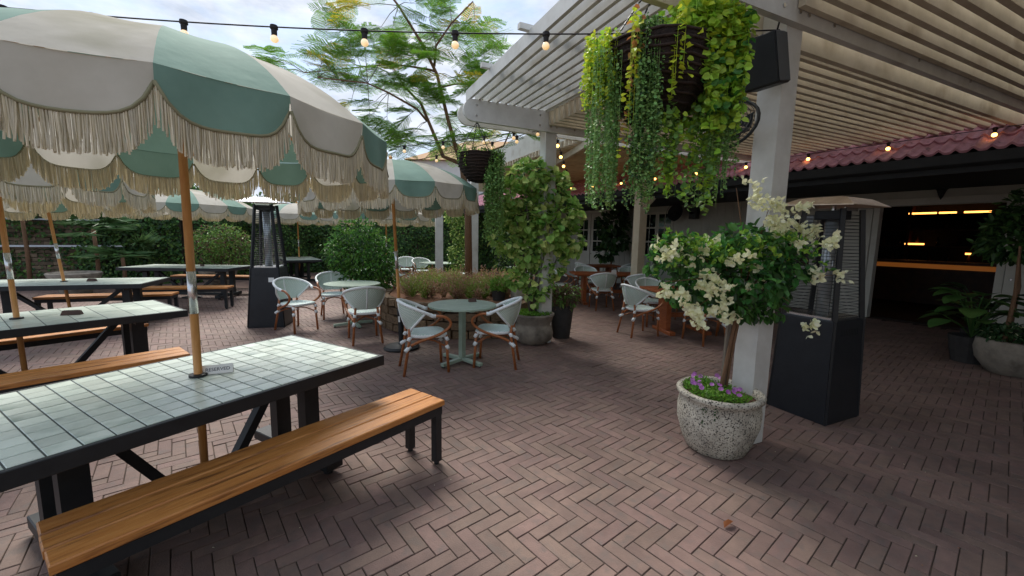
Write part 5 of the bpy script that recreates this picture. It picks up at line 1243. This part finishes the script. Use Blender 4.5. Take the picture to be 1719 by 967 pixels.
p = bld(3.95, 0.25, 2.36); t = thing('wall_speaker', 'small black speaker on the white wall beside the verandah fan', 'speaker', p, -BD + R(90)); MB().box((0, 0, 0), (.22, .2, .34), bev=.01).build('cabinet', 'black_metal', t); MB().box((0, -.105, 0), (.2, .01, .32)).build('grille', 'dark_timber', t); MB().box((0, .16, 0), (.05, .16, .05)).build('bracket', 'black_metal', t)
p = bld(-1.05, 0.10, 2.56); t = thing('wall_sconce', 'small dark pointed wall bracket above the dark entrance', 'wall light', p, -BD + R(90))
MB().lathe([(0, -.14), (.03, -.08), (.07, .04), (.09, .06), (0, .05)], 10).build('shade', 'dark_timber', t); MB().box((0, .05, 0), (.06, .08, .1)).build('backplate', 'dark_timber', t)

# ------------------------------------------------------------------ table-top things
t = thing('reserved_card', 'white RESERVED card standing on the nearest tiled table beside the pole', 'sign', (-1.735, 2.345, 0.7525), R(27))
MB().add([(-.075, -.02, 0), (.075, -.02, 0), (.075, 0, .05), (-.075, 0, .05), (-.075, .02, 0), (.075, .02, 0)], [(0, 1, 2, 3), (3, 2, 5, 4)]).build('card', 'sign_white', t)
cu = bpy.data.curves.new('lettering', 'FONT'); cu.body = 'RESERVED'; cu.size = 0.027; cu.align_x = 'CENTER'; cu.align_y = 'CENTER'; cu.extrude = 0.0003
tmp = bpy.data.objects.new('tmp', cu); me = bpy.data.meshes.new_from_object(tmp); bpy.data.objects.remove(tmp); me.materials.clear(); me.materials.append(MATS['ink'])
o = link('lettering', me, t, (0, -0.0113, 0.0245), (math.atan2(.05, .02), 0, 0))
def menu_block(loc, rz, label, w=0.12):
    t = thing('menu_block', label, 'menu holder', loc, rz, 'wooden menu blocks')
    MB().add([(-w / 2, -.03, 0), (w / 2, -.03, 0), (w / 2, .03, 0), (-w / 2, .03, 0), (-w / 2 * .9, -.008, .042), (w / 2 * .9, -.008, .042), (w / 2 * .9, .012, .042), (-w / 2 * .9, .012, .042)], [(3, 2, 1, 0), (4, 5, 6, 7), (0, 1, 5, 4), (1, 2, 6, 5), (2, 3, 7, 6), (3, 0, 4, 7)]).build('block', 'block_wood', t)
    MB().box((0, .002, .0425), (w * .8, .004, .004)).build('slot', 'dark_timber', t)
menu_block((-4.30, 3.93, .7525), R(20), 'dark wooden menu block on the second tiled table', 0.15)
menu_block((-6.79, 6.56, .7525), R(10), 'dark wooden menu block on the third tiled table')
menu_block((-0.51, 5.24, .7405), R(20), 'small wooden menu block on the slatted round table', 0.10)
menu_block((-7.45, 9.8, .7525), R(0), 'tiny dark block on the tiled table left of the heater', 0.08)
t = thing('table_card', 'small white card on the middle teak table', 'sign', (2.42, 9.72, .753), R(10)); MB().add([(-.06, -.02, 0), (.06, -.02, 0), (.06, 0, .09), (-.06, 0, .09), (-.06, .02, 0), (.06, .02, 0)], [(0, 1, 2, 3), (3, 2, 5, 4)]).build('card', 'sign_white', t)
t = thing('hanging_sign', 'small white sign with pink print showing through the aralia leaves', 'sign', (-0.05, 6.55, 2.03), R(8)); MB().box((0, 0, .09), (.1, .008, .19)).build('board', 'sign_white', t)
for k in range(3): MB().box((0, -.0055, .05 + k * .045), (.07, .002, .02)).build('print', 'sign_pink', t)
MB().tube([(0, .01, .1), (0, .012, .6)], .004, 5).build('cord', 'cable', t)
t = thing('fallen_leaf', 'single dry brown leaf lying on the pavers in the foreground', 'leaf', (1.23, 2.10, 0.004), R(30)); link('blade', leaf_mesh('blade', 'dry_leaf', [(-.04, 0, .004)], [(1, 0, .12)], [(0, 0.2, 1)], .085, .035, fold=.5), t)
for k in range(46):
    pass
P = np.stack([RNG.uniform(-3.5, 4.5, 90), RNG.uniform(1.6, 6.5, 90), np.full(90, .003)], 1)
dbr = link('leaf_litter', leaf_mesh('leaf_litter', ['bract', 'dry_leaf'], P, rand_dirs(90, -.05, .05), np.tile([0, 0, 1.0], (90, 1)), RNG.uniform(.006, .013, 90), .005, (RNG.random(90) < .4).astype(int)), None, kind='stuff'); dbr['label'] = 'tiny fallen petals and leaf crumbs scattered over the pavers'; dbr['category'] = 'leaf litter'
